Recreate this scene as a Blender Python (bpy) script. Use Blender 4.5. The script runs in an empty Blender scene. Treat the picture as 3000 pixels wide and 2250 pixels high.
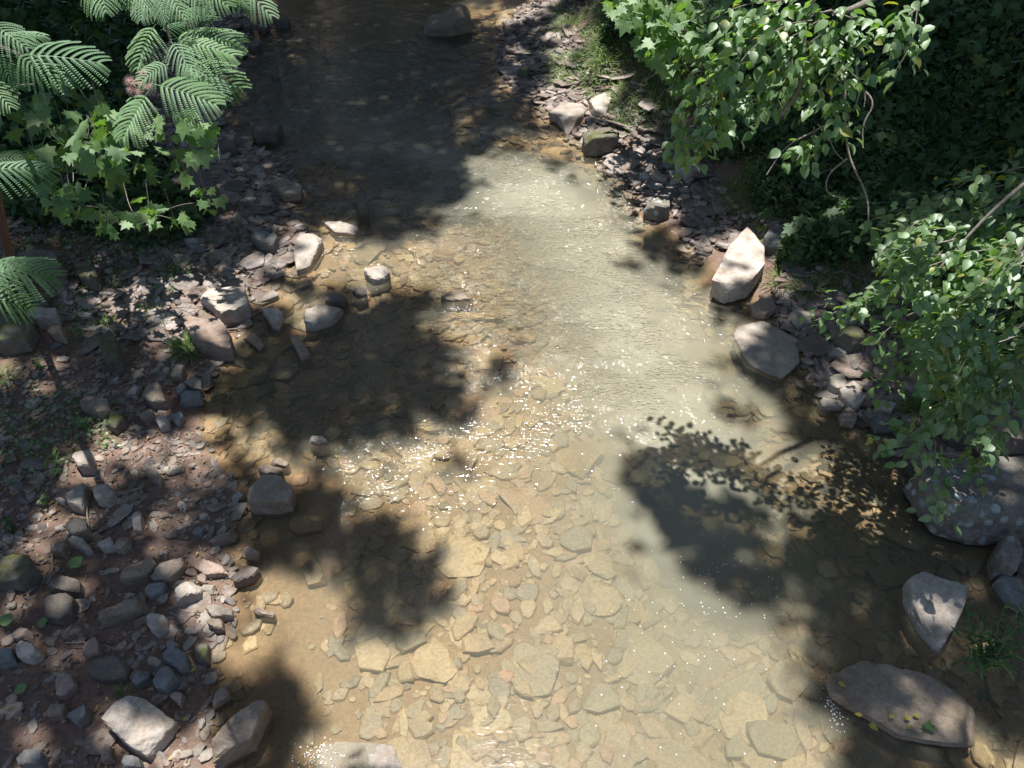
import bpy, math, random
import numpy as np
from math import radians as R_, sin, cos, pi
random.seed(7); rng = np.random.default_rng(11)
C = bpy.context.scene.collection
scene = bpy.context.scene

# ---------------------------------------------------------------- camera, sky, sun, exposure
CAM_H = 6.0; PITCH = R_(45); FPX = 2266.0
cam = bpy.data.cameras.new('camera'); cam.lens = 36.0*FPX/3000.0; cam.sensor_width = 36.0
cam.clip_start = 0.05; cam.clip_end = 1000
camo = bpy.data.objects.new('camera', cam); C.objects.link(camo)
camo.location = (0, 0, CAM_H); camo.rotation_euler = (PITCH, 0, 0); scene.camera = camo
SUN_EL = R_(77); SUN_AZ = R_(-5)          # azimuth measured from +Y, negative = to the left
w = bpy.data.worlds.new('World'); scene.world = w; w.use_nodes = True
nt = w.node_tree; bg = nt.nodes['Background']; sky = nt.nodes.new('ShaderNodeTexSky')
sky.sky_type = 'NISHITA'; sky.sun_disc = False; sky.sun_elevation = SUN_EL; sky.sun_rotation = SUN_AZ % (2*pi)
nt.links.new(sky.outputs[0], bg.inputs[0]); bg.inputs[1].default_value = 0.075
sl = bpy.data.lights.new('sun', 'SUN'); sl.energy = 5.0; sl.angle = R_(0.6); sl.color = (1.0, 0.965, 0.92)
so = bpy.data.objects.new('sun', sl); C.objects.link(so); so.location = (0, 0, 30)
so.rotation_euler = (pi/2 - SUN_EL, 0, pi - SUN_AZ)
scene.view_settings.view_transform = 'Standard'; scene.view_settings.look = 'None'
scene.view_settings.gamma = 1.0; scene.view_settings.use_curve_mapping = False
scene.view_settings.exposure = 0.65
try:
    scene.cycles.max_bounces = 8; scene.cycles.transparent_max_bounces = 8
    scene.cycles.sample_clamp_indirect = 4.0; scene.cycles.caustics_reflective = False
except Exception: pass
SUN = np.array([sin(SUN_AZ)*cos(SUN_EL), cos(SUN_AZ)*cos(SUN_EL), sin(SUN_EL)])
so.rotation_euler = (0, 0, 0)
from mathutils import Vector, Matrix
so.rotation_mode = 'QUATERNION'; so.rotation_quaternion = Vector(SUN).to_track_quat('Z', 'Y')

# ---------------------------------------------------------------- geometry helpers
def ray(px, py):
    u = (px-1500)/FPX; v = (1125-py)/FPX
    return np.array([u, cos(PITCH)*v+sin(PITCH), sin(PITCH)*v-cos(PITCH)])
def U(px, py, z=0.0):
    d = ray(px, py); t = (z-CAM_H)/d[2]
    return np.array([0, 0, CAM_H])+d*t
def D(px, py, dist):
    d = ray(px, py); return np.array([0, 0, CAM_H])+d/np.linalg.norm(d)*dist
def hash3(ix, iy, iz):
    h = (ix*374761393+iy*668265263+iz*2147483647+1274126177) & 0xffffffff
    h = ((h ^ (h >> 13))*1274126177) & 0xffffffff
    return ((h ^ (h >> 16)) & 0xffffff)/16777215.0
def vnoise(P):
    P = np.asarray(P, float); i = np.floor(P).astype(np.int64); f = P-i; f = f*f*(3-2*f)
    r = 0
    for dx in (0, 1):
        for dy in (0, 1):
            for dz in (0, 1):
                wgt = (f[:, 0] if dx else 1-f[:, 0])*(f[:, 1] if dy else 1-f[:, 1])*(f[:, 2] if dz else 1-f[:, 2])
                r = r+wgt*hash3(i[:, 0]+dx, i[:, 1]+dy, i[:, 2]+dz)
    return r
def fbm(P, oct=3):
    P = np.asarray(P, float); s = 0; a = 0.5; t = 0
    for k in range(oct): s = s+a*vnoise(P*2**k+17.3*k); t += a; a *= 0.5
    return s/t
def n2(x, y, f, seed=0, oct=3):
    x = np.asarray(x, float); sh = x.shape
    return fbm(np.stack([x.ravel()*f, np.asarray(y, float).ravel()*f, np.full(x.size, seed*7.7+0.5)], 1), oct).reshape(sh)

def mesh_np(name, V, F, rnd=None, smooth=False, attr='rnd'):
    V = np.ascontiguousarray(V, dtype=np.float32); F = np.ascontiguousarray(F, dtype=np.int32)
    me = bpy.data.meshes.new(name); k = F.shape[1]
    me.vertices.add(len(V)); me.vertices.foreach_set('co', V.ravel())
    me.loops.add(F.size); me.loops.foreach_set('vertex_index', F.ravel())
    me.polygons.add(len(F)); me.polygons.foreach_set('loop_start', np.arange(0, F.size, k, dtype=np.int32))
    me.polygons.foreach_set('loop_total', np.full(len(F), k, dtype=np.int32))
    me.polygons.foreach_set('use_smooth', np.full(len(F), smooth, dtype=bool))
    if rnd is not None:
        a = me.attributes.new(attr, 'FLOAT', 'POINT'); a.data.foreach_set('value', np.ascontiguousarray(rnd, dtype=np.float32))
    me.update(calc_edges=True); me.validate(); return me
def add(name, me, mat=None, parent=None, loc=None, rot=None, scale=None, label=None, cat=None, group=None, kind=None):
    o = bpy.data.objects.new(name, me); C.objects.link(o)
    if me is not None and mat is not None and not me.materials: me.materials.append(mat)
    if parent is not None: o.parent = parent
    if loc is not None: o.location = [float(a) for a in loc]
    if rot is not None: o.rotation_euler = rot
    if scale is not None: o.scale = scale if hasattr(scale, '__len__') else (scale,)*3
    if label: o['label'] = label
    if cat: o['category'] = cat
    if group: o['group'] = group
    if kind: o['kind'] = kind
    return o
def norm(a): return a/np.maximum(1e-9, np.linalg.norm(a, axis=-1, keepdims=True))
def frames(dirs, nrm):
    """rotation matrices whose Y axis is dirs and whose Z axis is near nrm"""
    y = norm(dirs); z = norm(nrm-np.sum(nrm*y, -1, keepdims=True)*y); x = np.cross(y, z)
    return np.stack([x, y, z], -1)
def rotz(a, tilt=None, tdir=None):
    n = len(a); M = np.zeros((n, 3, 3)); M[:, 0, 0] = np.cos(a); M[:, 0, 1] = -np.sin(a); M[:, 1, 0] = np.sin(a); M[:, 1, 1] = np.cos(a); M[:, 2, 2] = 1
    if tilt is not None:
        T = np.zeros((n, 3, 3)); c = np.cos(tdir); s = np.sin(tdir); ct = np.cos(tilt); st = np.sin(tilt)
        T[:, 0, 0] = c*c*(1-ct)+ct; T[:, 0, 1] = c*s*(1-ct); T[:, 0, 2] = s*st
        T[:, 1, 0] = c*s*(1-ct); T[:, 1, 1] = s*s*(1-ct)+ct; T[:, 1, 2] = -c*st
        T[:, 2, 0] = -s*st; T[:, 2, 1] = c*st; T[:, 2, 2] = ct
        M = T@M
    return M
def tile(templates, pos, M, scl, rnd=None):
    """many transformed copies of small templates joined into arrays"""
    Vs = []; Fs = []; Rs = []; off = 0; n = len(pos); which = rng.integers(0, len(templates), n)
    scl = np.asarray(scl, float)
    if scl.ndim == 1: scl = np.repeat(scl[:, None], 3, 1)
    if rnd is None: rnd = rng.random(n)
    for t, (V, F) in enumerate(templates):
        idx = np.where(which == t)[0]
        if not len(idx): continue
        VV = np.einsum('nij,nvj->nvi', M[idx], V[None]*scl[idx][:, None, :])+pos[idx][:, None, :]
        m = len(V); FF = F[None]+(np.arange(len(idx))*m)[:, None, None]+off
        Vs.append(VV.reshape(-1, 3)); Fs.append(FF.reshape(-1, 3)); Rs.append(np.repeat(rnd[idx], m)); off += m*len(idx)
    if not Vs: return np.zeros((0, 3)), np.zeros((0, 3), int), np.zeros(0)
    return np.concatenate(Vs), np.concatenate(Fs), np.concatenate(Rs)
def tube(pts, r0, r1, n=6, wob=0.0):
    pts = np.asarray(pts, float)
    if len(pts) > 2:                                   # smooth the polyline
        for _ in range(2):
            q = [pts[0]]
            for a, b in zip(pts[:-1], pts[1:]): q += [a*0.75+b*0.25, a*0.25+b*0.75]
            q.append(pts[-1]); pts = np.array(q)
    k = len(pts); T = norm(np.gradient(pts, axis=0)); ref = np.array([0.3, 0.2, 1.0])
    X = norm(np.cross(T, ref)+1e-6); Y = np.cross(T, X)
    rr = np.linspace(r0, r1, k)*(1+wob*(rng.random(k)-0.5))
    a = np.arange(n)*2*pi/n
    V = pts[:, None]+rr[:, None, None]*(np.cos(a)[None, :, None]*X[:, None]+np.sin(a)[None, :, None]*Y[:, None])
    V = V.reshape(-1, 3); F = []
    for i in range(k-1):
        for j in range(n):
            p = i*n+j; q = i*n+(j+1) % n; F += [[p, q, q+n], [p, q+n, p+n]]
    for j in range(1, n-1): F += [[0, j, j+1], [(k-1)*n, (k-1)*n+j+1, (k-1)*n+j]]
    return V, np.array(F)
def join(parts):
    Vs = []; Fs = []; off = 0
    for V, F in parts: Vs.append(V); Fs.append(F+off); off += len(V)
    return np.concatenate(Vs), np.concatenate(Fs)
def ico(sub):
    import bmesh
    bm = bmesh.new(); bmesh.ops.create_icosphere(bm, subdivisions=sub, radius=1)
    bm.verts.ensure_lookup_table(); V = np.array([v.co[:] for v in bm.verts]); F = np.array([[v.index for v in f.verts] for f in bm.faces]); bm.free()
    return norm(V), F
ICO = {k: ico(k) for k in (2, 3, 4, 5)}

# ---------------------------------------------------------------- terrain: waterlines read off as points on the z=0 plane
LW = [(-300, 700), (0, 690), (60, 720), (130, 730), (190, 700), (260, 650), (330, 635), (400, 690), (450, 760), (500, 850), (560, 880), (620, 830), (670, 900), (720, 870), (780, 850), (830, 770), (880, 740), (930, 720), (990, 690), (1040, 655), (1090, 640), (1150, 600), (1250, 590), (1320, 620), (1390, 680), (1450, 715), (1500, 700), (1590, 680), (1726, 696), (1839, 687), (1884, 625), (2042, 615), (2133, 633), (2250, 640), (2500, 600), (3000, 560)]
RW = [(-300, 1640), (0, 1565), (45, 1520), (100, 1497), (217, 1475), (258, 1520), (294, 1600), (340, 1620), (407, 1700), (450, 1770), (520, 1836), (633, 1880), (690, 2000), (760, 2070), (830, 2110), (870, 2230), (950, 2290), (1030, 2340), (1090, 2370), (1150, 2410), (1220, 2500), (1260, 2610), (1330, 2660), (1400, 2700), (1460, 2740), (1520, 2800), (1560, 2900), (1700, 2990), (1780, 3080), (2000, 3160), (2250, 3250), (3000, 3500)]
CH = [(-300, 1150), (0, 1100), (300, 1000), (430, 1150), (500, 1500), (700, 1730), (1000, 1900), (1300, 1980), (1500, 2000), (1700, 2030), (1900, 2050), (2250, 2000), (3000, 1900)]
def curve(tab):
    P = np.array([U(px, py)[:2] for py, px in tab]); o = np.argsort(P[:, 1]); P = P[o]
    return P[:, 1], P[:, 0]
LY, LX = curve(LW); RY, RX = curve(RW); CY, CX = curve(CH)
Lx = lambda y: np.interp(y, LY, LX); Rx = lambda y: np.interp(y, RY, RX); Cx = lambda y: np.interp(y, CY, CX)
def T(x, y):
    x = np.asarray(x, float); y = np.asarray(y, float)
    l = Lx(y)-x; r = x-Rx(y)
    wob = (n2(x, y, 1.7, 1)-0.5)
    hl = 0.085*l+0.20*np.maximum(0, l-1.6)*np.minimum(1, np.maximum(0.25, (y-3)/5))+np.where(l > 0, 1, 0)*0.10*wob*np.minimum(1, np.abs(l)*2)
    hl = np.where(l > 14, np.minimum(hl, 3.6), hl)
    hr = 0.10*np.minimum(r, 1.0)+0.62*np.maximum(0, r-1.0)+0.10*wob*np.minimum(1, np.abs(r)*2)
    hr = np.minimum(hr, 5.0+0.02*r)
    hl = np.minimum(hl, 4.0+0.02*l)
    e = np.minimum(-l, -r)
    deep = np.where(y > 9.3, 0.62, np.where(y < 4.0, 0.14+0.05*np.maximum(0, y-1.5), 0.36))
    dep = 0.04+0.13*np.clip(e/1.1, 0, 1)+deep*np.exp(-((x-Cx(y))/np.where(y > 9.3, 1.3, 0.95))**2)*np.clip(e/0.5, 0, 1)
    bed = -dep+0.05*wob*np.clip(e/0.4, 0, 1)
    sm = np.clip(e/0.12+0.5, 0, 1)
    z = np.where(l > -0.06, hl, np.where(r > -0.06, hr, 0))
    out = np.where(e > 0, bed*sm+(-0.01)*(1-sm), np.where(l > 0, hl, hr)+0.0)
    return out+(n2(x, y, 9.0, 3, 2)-0.5)*0.025
def Tz(x, y): return float(T(np.array([x]), np.array([y]))[0])
def G(px, py, up=0.0):
    p = U(px, py, 0.0)
    for _ in range(8): p = p*0.3+0.7*U(px, py, min(4.5, Tz(p[0], p[1])+up))
    p[2] = Tz(p[0], p[1]); return p

# ---------------------------------------------------------------- materials
class NT:
    def __init__(s, name):
        s.m = bpy.data.materials.new(name); s.m.use_nodes = True; s.t = s.m.node_tree; s.t.nodes.clear()
    def n(s, typ, inp=None, **kw):
        nd = s.t.nodes.new('ShaderNode'+typ)
        for k, v in kw.items(): setattr(nd, k, v)
        for k, v in (inp or {}).items():
            if isinstance(v, bpy.types.NodeSocket): s.t.links.new(v, nd.inputs[k])
            else: nd.inputs[k].default_value = v
        return nd
    def math(s, op, a, b=0.0, c=None, clamp=False):
        nd = s.t.nodes.new('ShaderNodeMath'); nd.operation = op; nd.use_clamp = clamp
        for i, v in enumerate((a, b) if c is None else (a, b, c)):
            if isinstance(v, bpy.types.NodeSocket): s.t.links.new(v, nd.inputs[i])
            else: nd.inputs[i].default_value = v
        return nd.outputs[0]
    def mix(s, fac, a, b, mode='MIX'):
        nd = s.t.nodes.new('ShaderNodeMix'); nd.data_type = 'RGBA'; nd.blend_type = mode
        for i, v in ((0, fac), (6, a), (7, b)):
            if isinstance(v, bpy.types.NodeSocket): s.t.links.new(v, nd.inputs[i])
            else: nd.inputs[i].default_value = v if i == 0 else (*v, 1)
        return nd.outputs[2]
    def noise(s, vec, scale, detail=3, rough=0.55, dist=0.0):
        return s.n('TexNoise', {'Vector': vec, 'Scale': scale, 'Detail': detail, 'Roughness': rough, 'Distortion': dist}).outputs[0]
    def rng(s, v, a, b, c=0.0, d=1.0):
        return s.n('MapRange', {0: v, 1: a, 2: b, 3: c, 4: d}).outputs[0]
    def ramp(s, v, stops, const=False):
        nd = s.t.nodes.new('ShaderNodeValToRGB'); s.t.links.new(v, nd.inputs[0]); cr = nd.color_ramp
        if const: cr.interpolation = 'CONSTANT'
        while len(cr.elements) < len(stops): cr.elements.new(0.5)
        for e, (p, c) in zip(cr.elements, stops): e.position = p; e.color = (*c, 1)
        return nd.outputs[0]
    def out(s, sh):
        o = s.t.nodes.new('ShaderNodeOutputMaterial'); s.t.links.new(sh, o.inputs[0]); return s.m
SILT = (0.34, 0.205, 0.085)
def stone_mat(name, pal, moss=0.0, lichen=0.0, bump=0.6, mott=0.35, stain=0.3, mudc=(0.20, 0.115, 0.085), mud=0.55):
    t = NT(name); geo = t.n('NewGeometry'); pos = geo.outputs['Position']
    at = t.n('Attribute', attribute_name='rnd').outputs['Fac']; ob = t.n('ObjectInfo').outputs['Random']
    r = t.math('FRACT', t.math('ADD', at, ob))
    k = len(pal); base = t.ramp(r, [((i+0.0)/k, c) for i, c in enumerate(pal)])
    n1 = t.noise(pos, 6.0, 5, 0.6); n3 = t.noise(pos, 34.0, 4, 0.65); n4 = t.noise(pos, 130.0, 3, 0.6)
    col = t.mix(t.rng(n1, 0.35, 0.7), base, t.mix(1.0, base, (0.62, 0.55, 0.48), 'MULTIPLY'))
    col = t.mix(mott, col, t.ramp(n3, [(0.3, (0.35, 0.33, 0.3)), (0.5, (0.9, 0.88, 0.86)), (0.72, (1.5, 1.45, 1.4))]), 'MULTIPLY')
    col = t.mix(0.35, col, t.ramp(n4, [(0.3, (0.5, 0.5, 0.5)), (0.6, (1.35, 1.32, 1.28))]), 'MULTIPLY')
    col = t.mix(t.rng(t.noise(pos, 2.7, 3), 0.5, 0.72, 0, mud), col, mudc)       # dried mud film
    if moss:
        nz = t.n('SeparateXYZ', {0: geo.outputs['Normal']}).outputs[2]
        mf = t.math('MULTIPLY', t.rng(nz, 0.1, 0.8), t.rng(t.noise(pos, 7.0, 5, 0.7), 0.62-moss*0.3, 0.72-moss*0.2), clamp=True)
        col = t.mix(mf, col, t.mix(n3, (0.05, 0.065, 0.015), (0.16, 0.17, 0.05)))
    if lichen:
        vo = t.n('TexVoronoi', {'Vector': t.n('VectorMath', {0: pos, 1: t.n('TexNoise', {'Vector': pos, 'Scale': 14.0}).outputs[1]}, operation='MULTIPLY_ADD').outputs[0] if False else pos, 'Scale': 7.5, 'Randomness': 1.0})
        d = t.math('ADD', vo.outputs['Distance'], t.math('MULTIPLY', t.math('SUBTRACT', t.noise(pos, 40.0, 3), 0.5), 0.28))
        keep = t.math('GREATER_THAN', t.n('SeparateColor', {0: vo.outputs['Color']}).outputs[0], 1-lichen)
        patch = t.rng(t.noise(pos, 1.6, 2), 0.30, 0.5)
        lf = t.math('MULTIPLY', t.math('MULTIPLY', t.rng(d, 0.36, 0.26), keep), patch, clamp=True)
        col = t.mix(lf, col, t.mix(n3, (0.33, 0.38, 0.36), (0.56, 0.6, 0.57)))
    z = t.n('SeparateXYZ', {0: pos}).outputs[2]
    zz = t.math('ADD', z, t.math('MULTIPLY', t.math('SUBTRACT', n1, 0.5), 0.05))
    wet = t.rng(zz, 0.028, 0.0)
    col = t.mix(t.math('MULTIPLY', wet, 0.5), col, t.mix(1.0, col, (0.35, 0.32, 0.3), 'MULTIPLY'))
    silt = t.mix(t.noise(pos, 11.0, 4), (0.21, 0.14, 0.07), (0.46, 0.325, 0.17))
    silt = t.mix(0.5, silt, t.mix(1.0, base, (1.35, 1.25, 1.1), 'MULTIPLY')); silt = t.mix(0.5, silt, t.ramp(n3, [(0.3, (0.4, 0.38, 0.34)), (0.65, (1.4, 1.35, 1.25))]), 'MULTIPLY')
    sf = t.math('MULTIPLY', t.rng(z, 0.0, -0.02), t.rng(t.noise(pos, 3.5, 3), 0.25, 0.55, 0.35, 0.92))
    col = t.mix(sf, col, silt)
    bmp = t.math('ADD', t.math('MULTIPLY', n3, 0.6), t.math('ADD', t.math('MULTIPLY', n4, 0.25), n1))
    st = t.n('SeparateXYZ', {0: pos})
    b = t.n('Bump', {'Strength': bump, 'Distance': 0.02, 'Height': bmp})
    p = t.n('BsdfPrincipled', {'Base Color': col, 'Roughness': t.rng(wet, 0, 1, 0.82, 0.3), 'Normal': b.outputs[0]})
    p.inputs['Specular IOR Level'].default_value = 0.4
    return t.out(p.outputs[0])
GREY = [(0.38, 0.35, 0.31), (0.29, 0.265, 0.235), (0.48, 0.44, 0.39), (0.36, 0.29, 0.25), (0.25, 0.24, 0.235), (0.33, 0.26, 0.21), (0.44, 0.41, 0.35), (0.19, 0.18, 0.17)]
M = {}
M['rubble'] = stone_mat('shale_rubble', GREY)
M['shale'] = stone_mat('dark_shale', [(0.32, 0.27, 0.24), (0.20, 0.18, 0.165), (0.42, 0.37, 0.34), (0.27, 0.22, 0.19), (0.17, 0.16, 0.155), (0.48, 0.43, 0.40)])
M['bed'] = stone_mat('bed_stone', [(0.27, 0.21, 0.12), (0.42, 0.30, 0.16), (0.19, 0.18, 0.13), (0.40, 0.23, 0.14), (0.28, 0.26, 0.17), (0.13, 0.125, 0.10), (0.46, 0.36, 0.21)], mott=0.5, mud=0.1)
M['pale'] = stone_mat('pale_rock', [(0.52, 0.48, 0.42), (0.47, 0.43, 0.38), (0.56, 0.52, 0.47)], mud=0.25)
M['tan'] = stone_mat('tan_rock', [(0.40, 0.33, 0.25), (0.35, 0.30, 0.24)], mud=0.35)
M['pink'] = stone_mat('pinkish_rock', [(0.44, 0.35, 0.30), (0.40, 0.32, 0.27)], mud=0.3)
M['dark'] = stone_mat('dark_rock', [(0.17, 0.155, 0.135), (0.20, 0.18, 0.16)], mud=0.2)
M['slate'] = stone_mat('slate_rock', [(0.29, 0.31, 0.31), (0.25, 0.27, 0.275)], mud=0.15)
M['moss'] = stone_mat('mossy_rock', [(0.24, 0.225, 0.19), (0.19, 0.18, 0.15)], moss=0.7, mud=0.2)
M['lichen'] = stone_mat('lichen_rock', [(0.33, 0.31, 0.275), (0.28, 0.265, 0.235)], lichen=0.85, mud=0.15, mott=0.5, bump=0.9)

def ground_mat():
    t = NT('muddy_ground'); pos = t.n('NewGeometry').outputs['Position']; xyz = t.n('SeparateXYZ', {0: pos})
    n1 = t.noise(pos, 1.3, 5, 0.6); n3 = t.noise(pos, 24.0, 5, 0.7); n4 = t.noise(pos, 120.0, 3, 0.7)
    mud = t.mix(n1, (0.12, 0.078, 0.058), (0.29, 0.195, 0.15))
    mud = t.mix(0.6, mud, t.ramp(n3, [(0.3, (0.45, 0.42, 0.4)), (0.65, (1.3, 1.25, 1.2))]), 'MULTIPLY')
    mud = t.mix(0.45, mud, t.ramp(n4, [(0.35, (0.5, 0.5, 0.5)), (0.6, (1.4, 1.35, 1.3))]), 'MULTIPLY')
    hum = t.mix(n3, (0.035, 0.024, 0.015), (0.10, 0.07, 0.045))
    col = t.mix(t.rng(t.math('ADD', xyz.outputs[2], t.math('MULTIPLY', n1, 0.4)), 0.5, 0.9), mud, hum)
    silt = t.mix(n1, (0.20, 0.125, 0.06), (0.42, 0.285, 0.145))
    silt = t.mix(0.55, silt, t.ramp(n3, [(0.3, (0.5, 0.48, 0.44)), (0.65, (1.3, 1.26, 1.2))]), 'MULTIPLY')
    silt = t.mix(0.4, silt, t.ramp(n4, [(0.35, (0.5, 0.5, 0.5)), (0.6, (1.4, 1.35, 1.3))]), 'MULTIPLY')
    col = t.mix(t.rng(xyz.outputs[2], 0.012, -0.02), col, silt)
    b = t.n('Bump', {'Strength': 0.8, 'Distance': 0.02, 'Height': t.math('ADD', n3, t.math('MULTIPLY', n4, 0.4))})
    p = t.n('BsdfPrincipled', {'Base Color': col, 'Roughness': t.rng(xyz.outputs[2], 0.1, 0.02, 0.85, 0.45), 'Normal': b.outputs[0]})
    return t.out(p.outputs[0])
M['ground'] = ground_mat()

def leaf_mat(name, c1, c2, trans=0.35, gloss=0.10, rough=0.35, yel=(0.30, 0.30, 0.04), yf=0.0, cdark=None):
    t = NT(name); pos = t.n('NewGeometry').outputs['Position']
    at = t.n('Attribute', attribute_name='rnd').outputs['Fac']; ob = t.n('ObjectInfo').outputs['Random']
    r = t.math('FRACT', t.math('ADD', at, ob))
    col = t.mix(r, c1, c2); r2 = t.math('FRACT', t.math('MULTIPLY', r, 7.31))
    col = t.mix(t.math('GREATER_THAN', r2, 1-yf), col, yel)
    col = t.mix(0.4, col, t.ramp(t.noise(pos, 45.0, 2), [(0.3, (0.6, 0.6, 0.6)), (0.7, (1.3, 1.3, 1.3))]), 'MULTIPLY')
    tc = t.mix(1.0, col, (1.8, 2.1, 0.5), 'MULTIPLY')
    d = t.n('BsdfDiffuse', {'Color': col}); tr = t.n('BsdfTranslucent', {'Color': tc})
    m1 = t.n('MixShader', {0: trans, 1: d.outputs[0], 2: tr.outputs[0]})
    g = t.n('BsdfGlossy', {'Color': (0.9, 0.97, 0.95, 1), 'Roughness': rough+0.14})
    f = t.math('ADD', t.math('MULTIPLY', t.n('Fresnel', {'IOR': t.rng(t.n('NewGeometry').outputs['Backfacing'], 0, 1, 1.35, 1/1.35)}).outputs[0], 0.7), gloss*0.25, clamp=True)
    m2 = t.n('MixShader', {0: f, 1: m1.outputs[0], 2: g.outputs[0]})
    return t.out(m2.outputs[0])
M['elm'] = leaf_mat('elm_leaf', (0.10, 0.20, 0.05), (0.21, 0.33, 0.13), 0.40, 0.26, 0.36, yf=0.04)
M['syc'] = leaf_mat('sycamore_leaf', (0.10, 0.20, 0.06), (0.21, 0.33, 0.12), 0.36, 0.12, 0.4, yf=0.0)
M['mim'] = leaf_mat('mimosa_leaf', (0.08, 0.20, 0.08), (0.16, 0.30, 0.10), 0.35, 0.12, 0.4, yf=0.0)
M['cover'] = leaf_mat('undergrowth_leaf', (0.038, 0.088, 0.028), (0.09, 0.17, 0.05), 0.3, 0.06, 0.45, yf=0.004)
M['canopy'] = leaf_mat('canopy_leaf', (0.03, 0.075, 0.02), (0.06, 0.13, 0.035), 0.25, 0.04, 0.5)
M['grass'] = leaf_mat('grass_blade', (0.10, 0.19, 0.04), (0.26, 0.33, 0.11), 0.3, 0.05, 0.5, yel=(0.3, 0.24, 0.10), yf=0.12)
M['willow'] = leaf_mat('willow_leaf', (0.04, 0.11, 0.04), (0.08, 0.17, 0.06), 0.3, 0.1, 0.4)
M['yellow'] = leaf_mat('yellow_leaf', (0.50, 0.42, 0.05), (0.62, 0.52, 0.12), 0.2, 0.03, 0.5)
M['flower'] = leaf_mat('silk_flower', (0.85, 0.50, 0.55), (0.9, 0.78, 0.72), 0.03, 0.0, 0.6, yel=(.85, .7, .35), yf=.15)
def simple(name, c1, c2, sc=20, rough=0.8, bump=0.5):
    t = NT(name); pos = t.n('NewGeometry').outputs['Position']; n = t.noise(pos, sc, 4, 0.65)
    b = t.n('Bump', {'Strength': bump, 'Distance': 0.01, 'Height': n})
    p = t.n('BsdfPrincipled', {'Base Color': t.mix(t.rng(n, 0.35, 0.65), c1, c2), 'Roughness': rough, 'Normal': b.outputs[0]})
    return t.out(p.outputs[0])
M['bark'] = simple('grey_bark', (0.13, 0.11, 0.09), (0.26, 0.235, 0.20), 30)
M['twig'] = simple('pale_twig', (0.20, 0.17, 0.14), (0.36, 0.32, 0.27), 40)
M['bark2'] = simple('brown_bark', (0.07, 0.048, 0.032), (0.14, 0.095, 0.065), 30)
M['wood'] = simple('weathered_wood', (0.16, 0.13, 0.10), (0.30, 0.25, 0.20), 25)
M['foam'] = simple('foam', (0.75, 0.75, 0.75), (0.85, 0.85, 0.85), 50, 0.6)

def water_mat():
    t = NT('creek_water'); geo = t.n('NewGeometry'); pos = geo.outputs['Position']
    dep = t.n('Attribute', attribute_name='depth').outputs['Fac']; rif = t.n('Attribute', attribute_name='riffle').outputs['Fac']
    mp = t.n('Mapping', {'Vector': pos, 'Rotation': (0, 0, R_(22)), 'Scale': (0.8, 2.1, 1.0)}).outputs[0]
    a = t.noise(mp, 2.2, 3, 0.5, 0.6); b_ = t.noise(mp, 8.5, 3, 0.55, 0.8); c = t.noise(mp, 15.0, 1, 0.4, 0.6); e = t.noise(mp, 30.0, 0, 0.5, 0.3)
    h = t.math('ADD', t.math('MULTIPLY', a, 0.016), t.math('MULTIPLY', b_, 0.018))
    h = t.math('ADD', h, t.math('MULTIPLY', c, 0.024)); h = t.math('ADD', h, t.math('MULTIPLY', e, 0.010))
    patch = t.rng(t.noise(pos, 1.5, 3, 0.6), 0.42, 0.56, 0.45, 1.2)
    h = t.math('MULTIPLY', h, t.math('MULTIPLY', patch, rif))
    bm = t.n('Bump', {'Strength': 1.0, 'Distance': 1.0, 'Height': h})
    fr = t.n('Fresnel', {'IOR': 1.33, 'Normal': bm.outputs[0]}).outputs[0]
    gl = t.n('BsdfGlossy', {'Color': (1, 1, 1, 1), 'Roughness': 0.085, 'Normal': bm.outputs[0]})
    tint = t.mix(t.rng(dep, 0.0, 0.8), (0.99, 0.985, 0.97), (0.50, 0.56, 0.47))
    tp = t.n('BsdfTransparent', {'Color': tint})
    clear = t.rng(t.noise(pos, 0.8, 2), 0.3, 0.7, 0.75, 1.25)
    mf = t.math('SUBTRACT', 1.0, t.math('EXPONENT', t.math('MULTIPLY', t.math('MULTIPLY', t.math('MULTIPLY', dep, clear), t.n('Attribute', attribute_name='murk').outputs['Fac']), -1.0)))
    milk = t.n('BsdfDiffuse', {'Color': (0.40, 0.385, 0.285, 1)})
    body = t.n('MixShader', {0: mf, 1: tp.outputs[0], 2: milk.outputs[0]})
    m = t.n('MixShader', {0: fr, 1: body.outputs[0], 2: gl.outputs[0]})
    return t.out(m.outputs[0])
M['water'] = water_mat()
# ---------------------------------------------------------------- terrain and water meshes
def axis(lo, hi, step, far, n):
    core = np.arange(lo, hi+1e-6, step); g = np.geomspace(1, 1+far, n)[1:]-1
    g = g*1.0
    return np.concatenate([lo-g[::-1], core, hi+g])
def grid(xs, ys):
    X, Y = np.meshgrid(xs, ys); nx, ny = len(xs), len(ys)
    i = np.arange((nx-1)*(ny-1)); r = i//(nx-1); c = i % (nx-1); a = r*nx+c
    F = np.stack([a, a+1, a+1+nx, a+nx], 1); return X.ravel(), Y.ravel(), F
xs = axis(-9.0, 9.5, 0.055, 110, 26); ys = axis(1.2, 19.0, 0.055, 110, 26)
gx, gy, gf = grid(xs, ys)
terr = add('ground', mesh_np('ground', np.stack([gx, gy, T(gx, gy)], 1), gf, smooth=True), M['ground'], kind='structure')
xs = axis(-5.0, 7.0, 0.12, 60, 12); ys = axis(-2, 22.0, 0.12, 60, 12)
gx, gy, gf = grid(xs, ys); gz = T(gx, gy)
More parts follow.
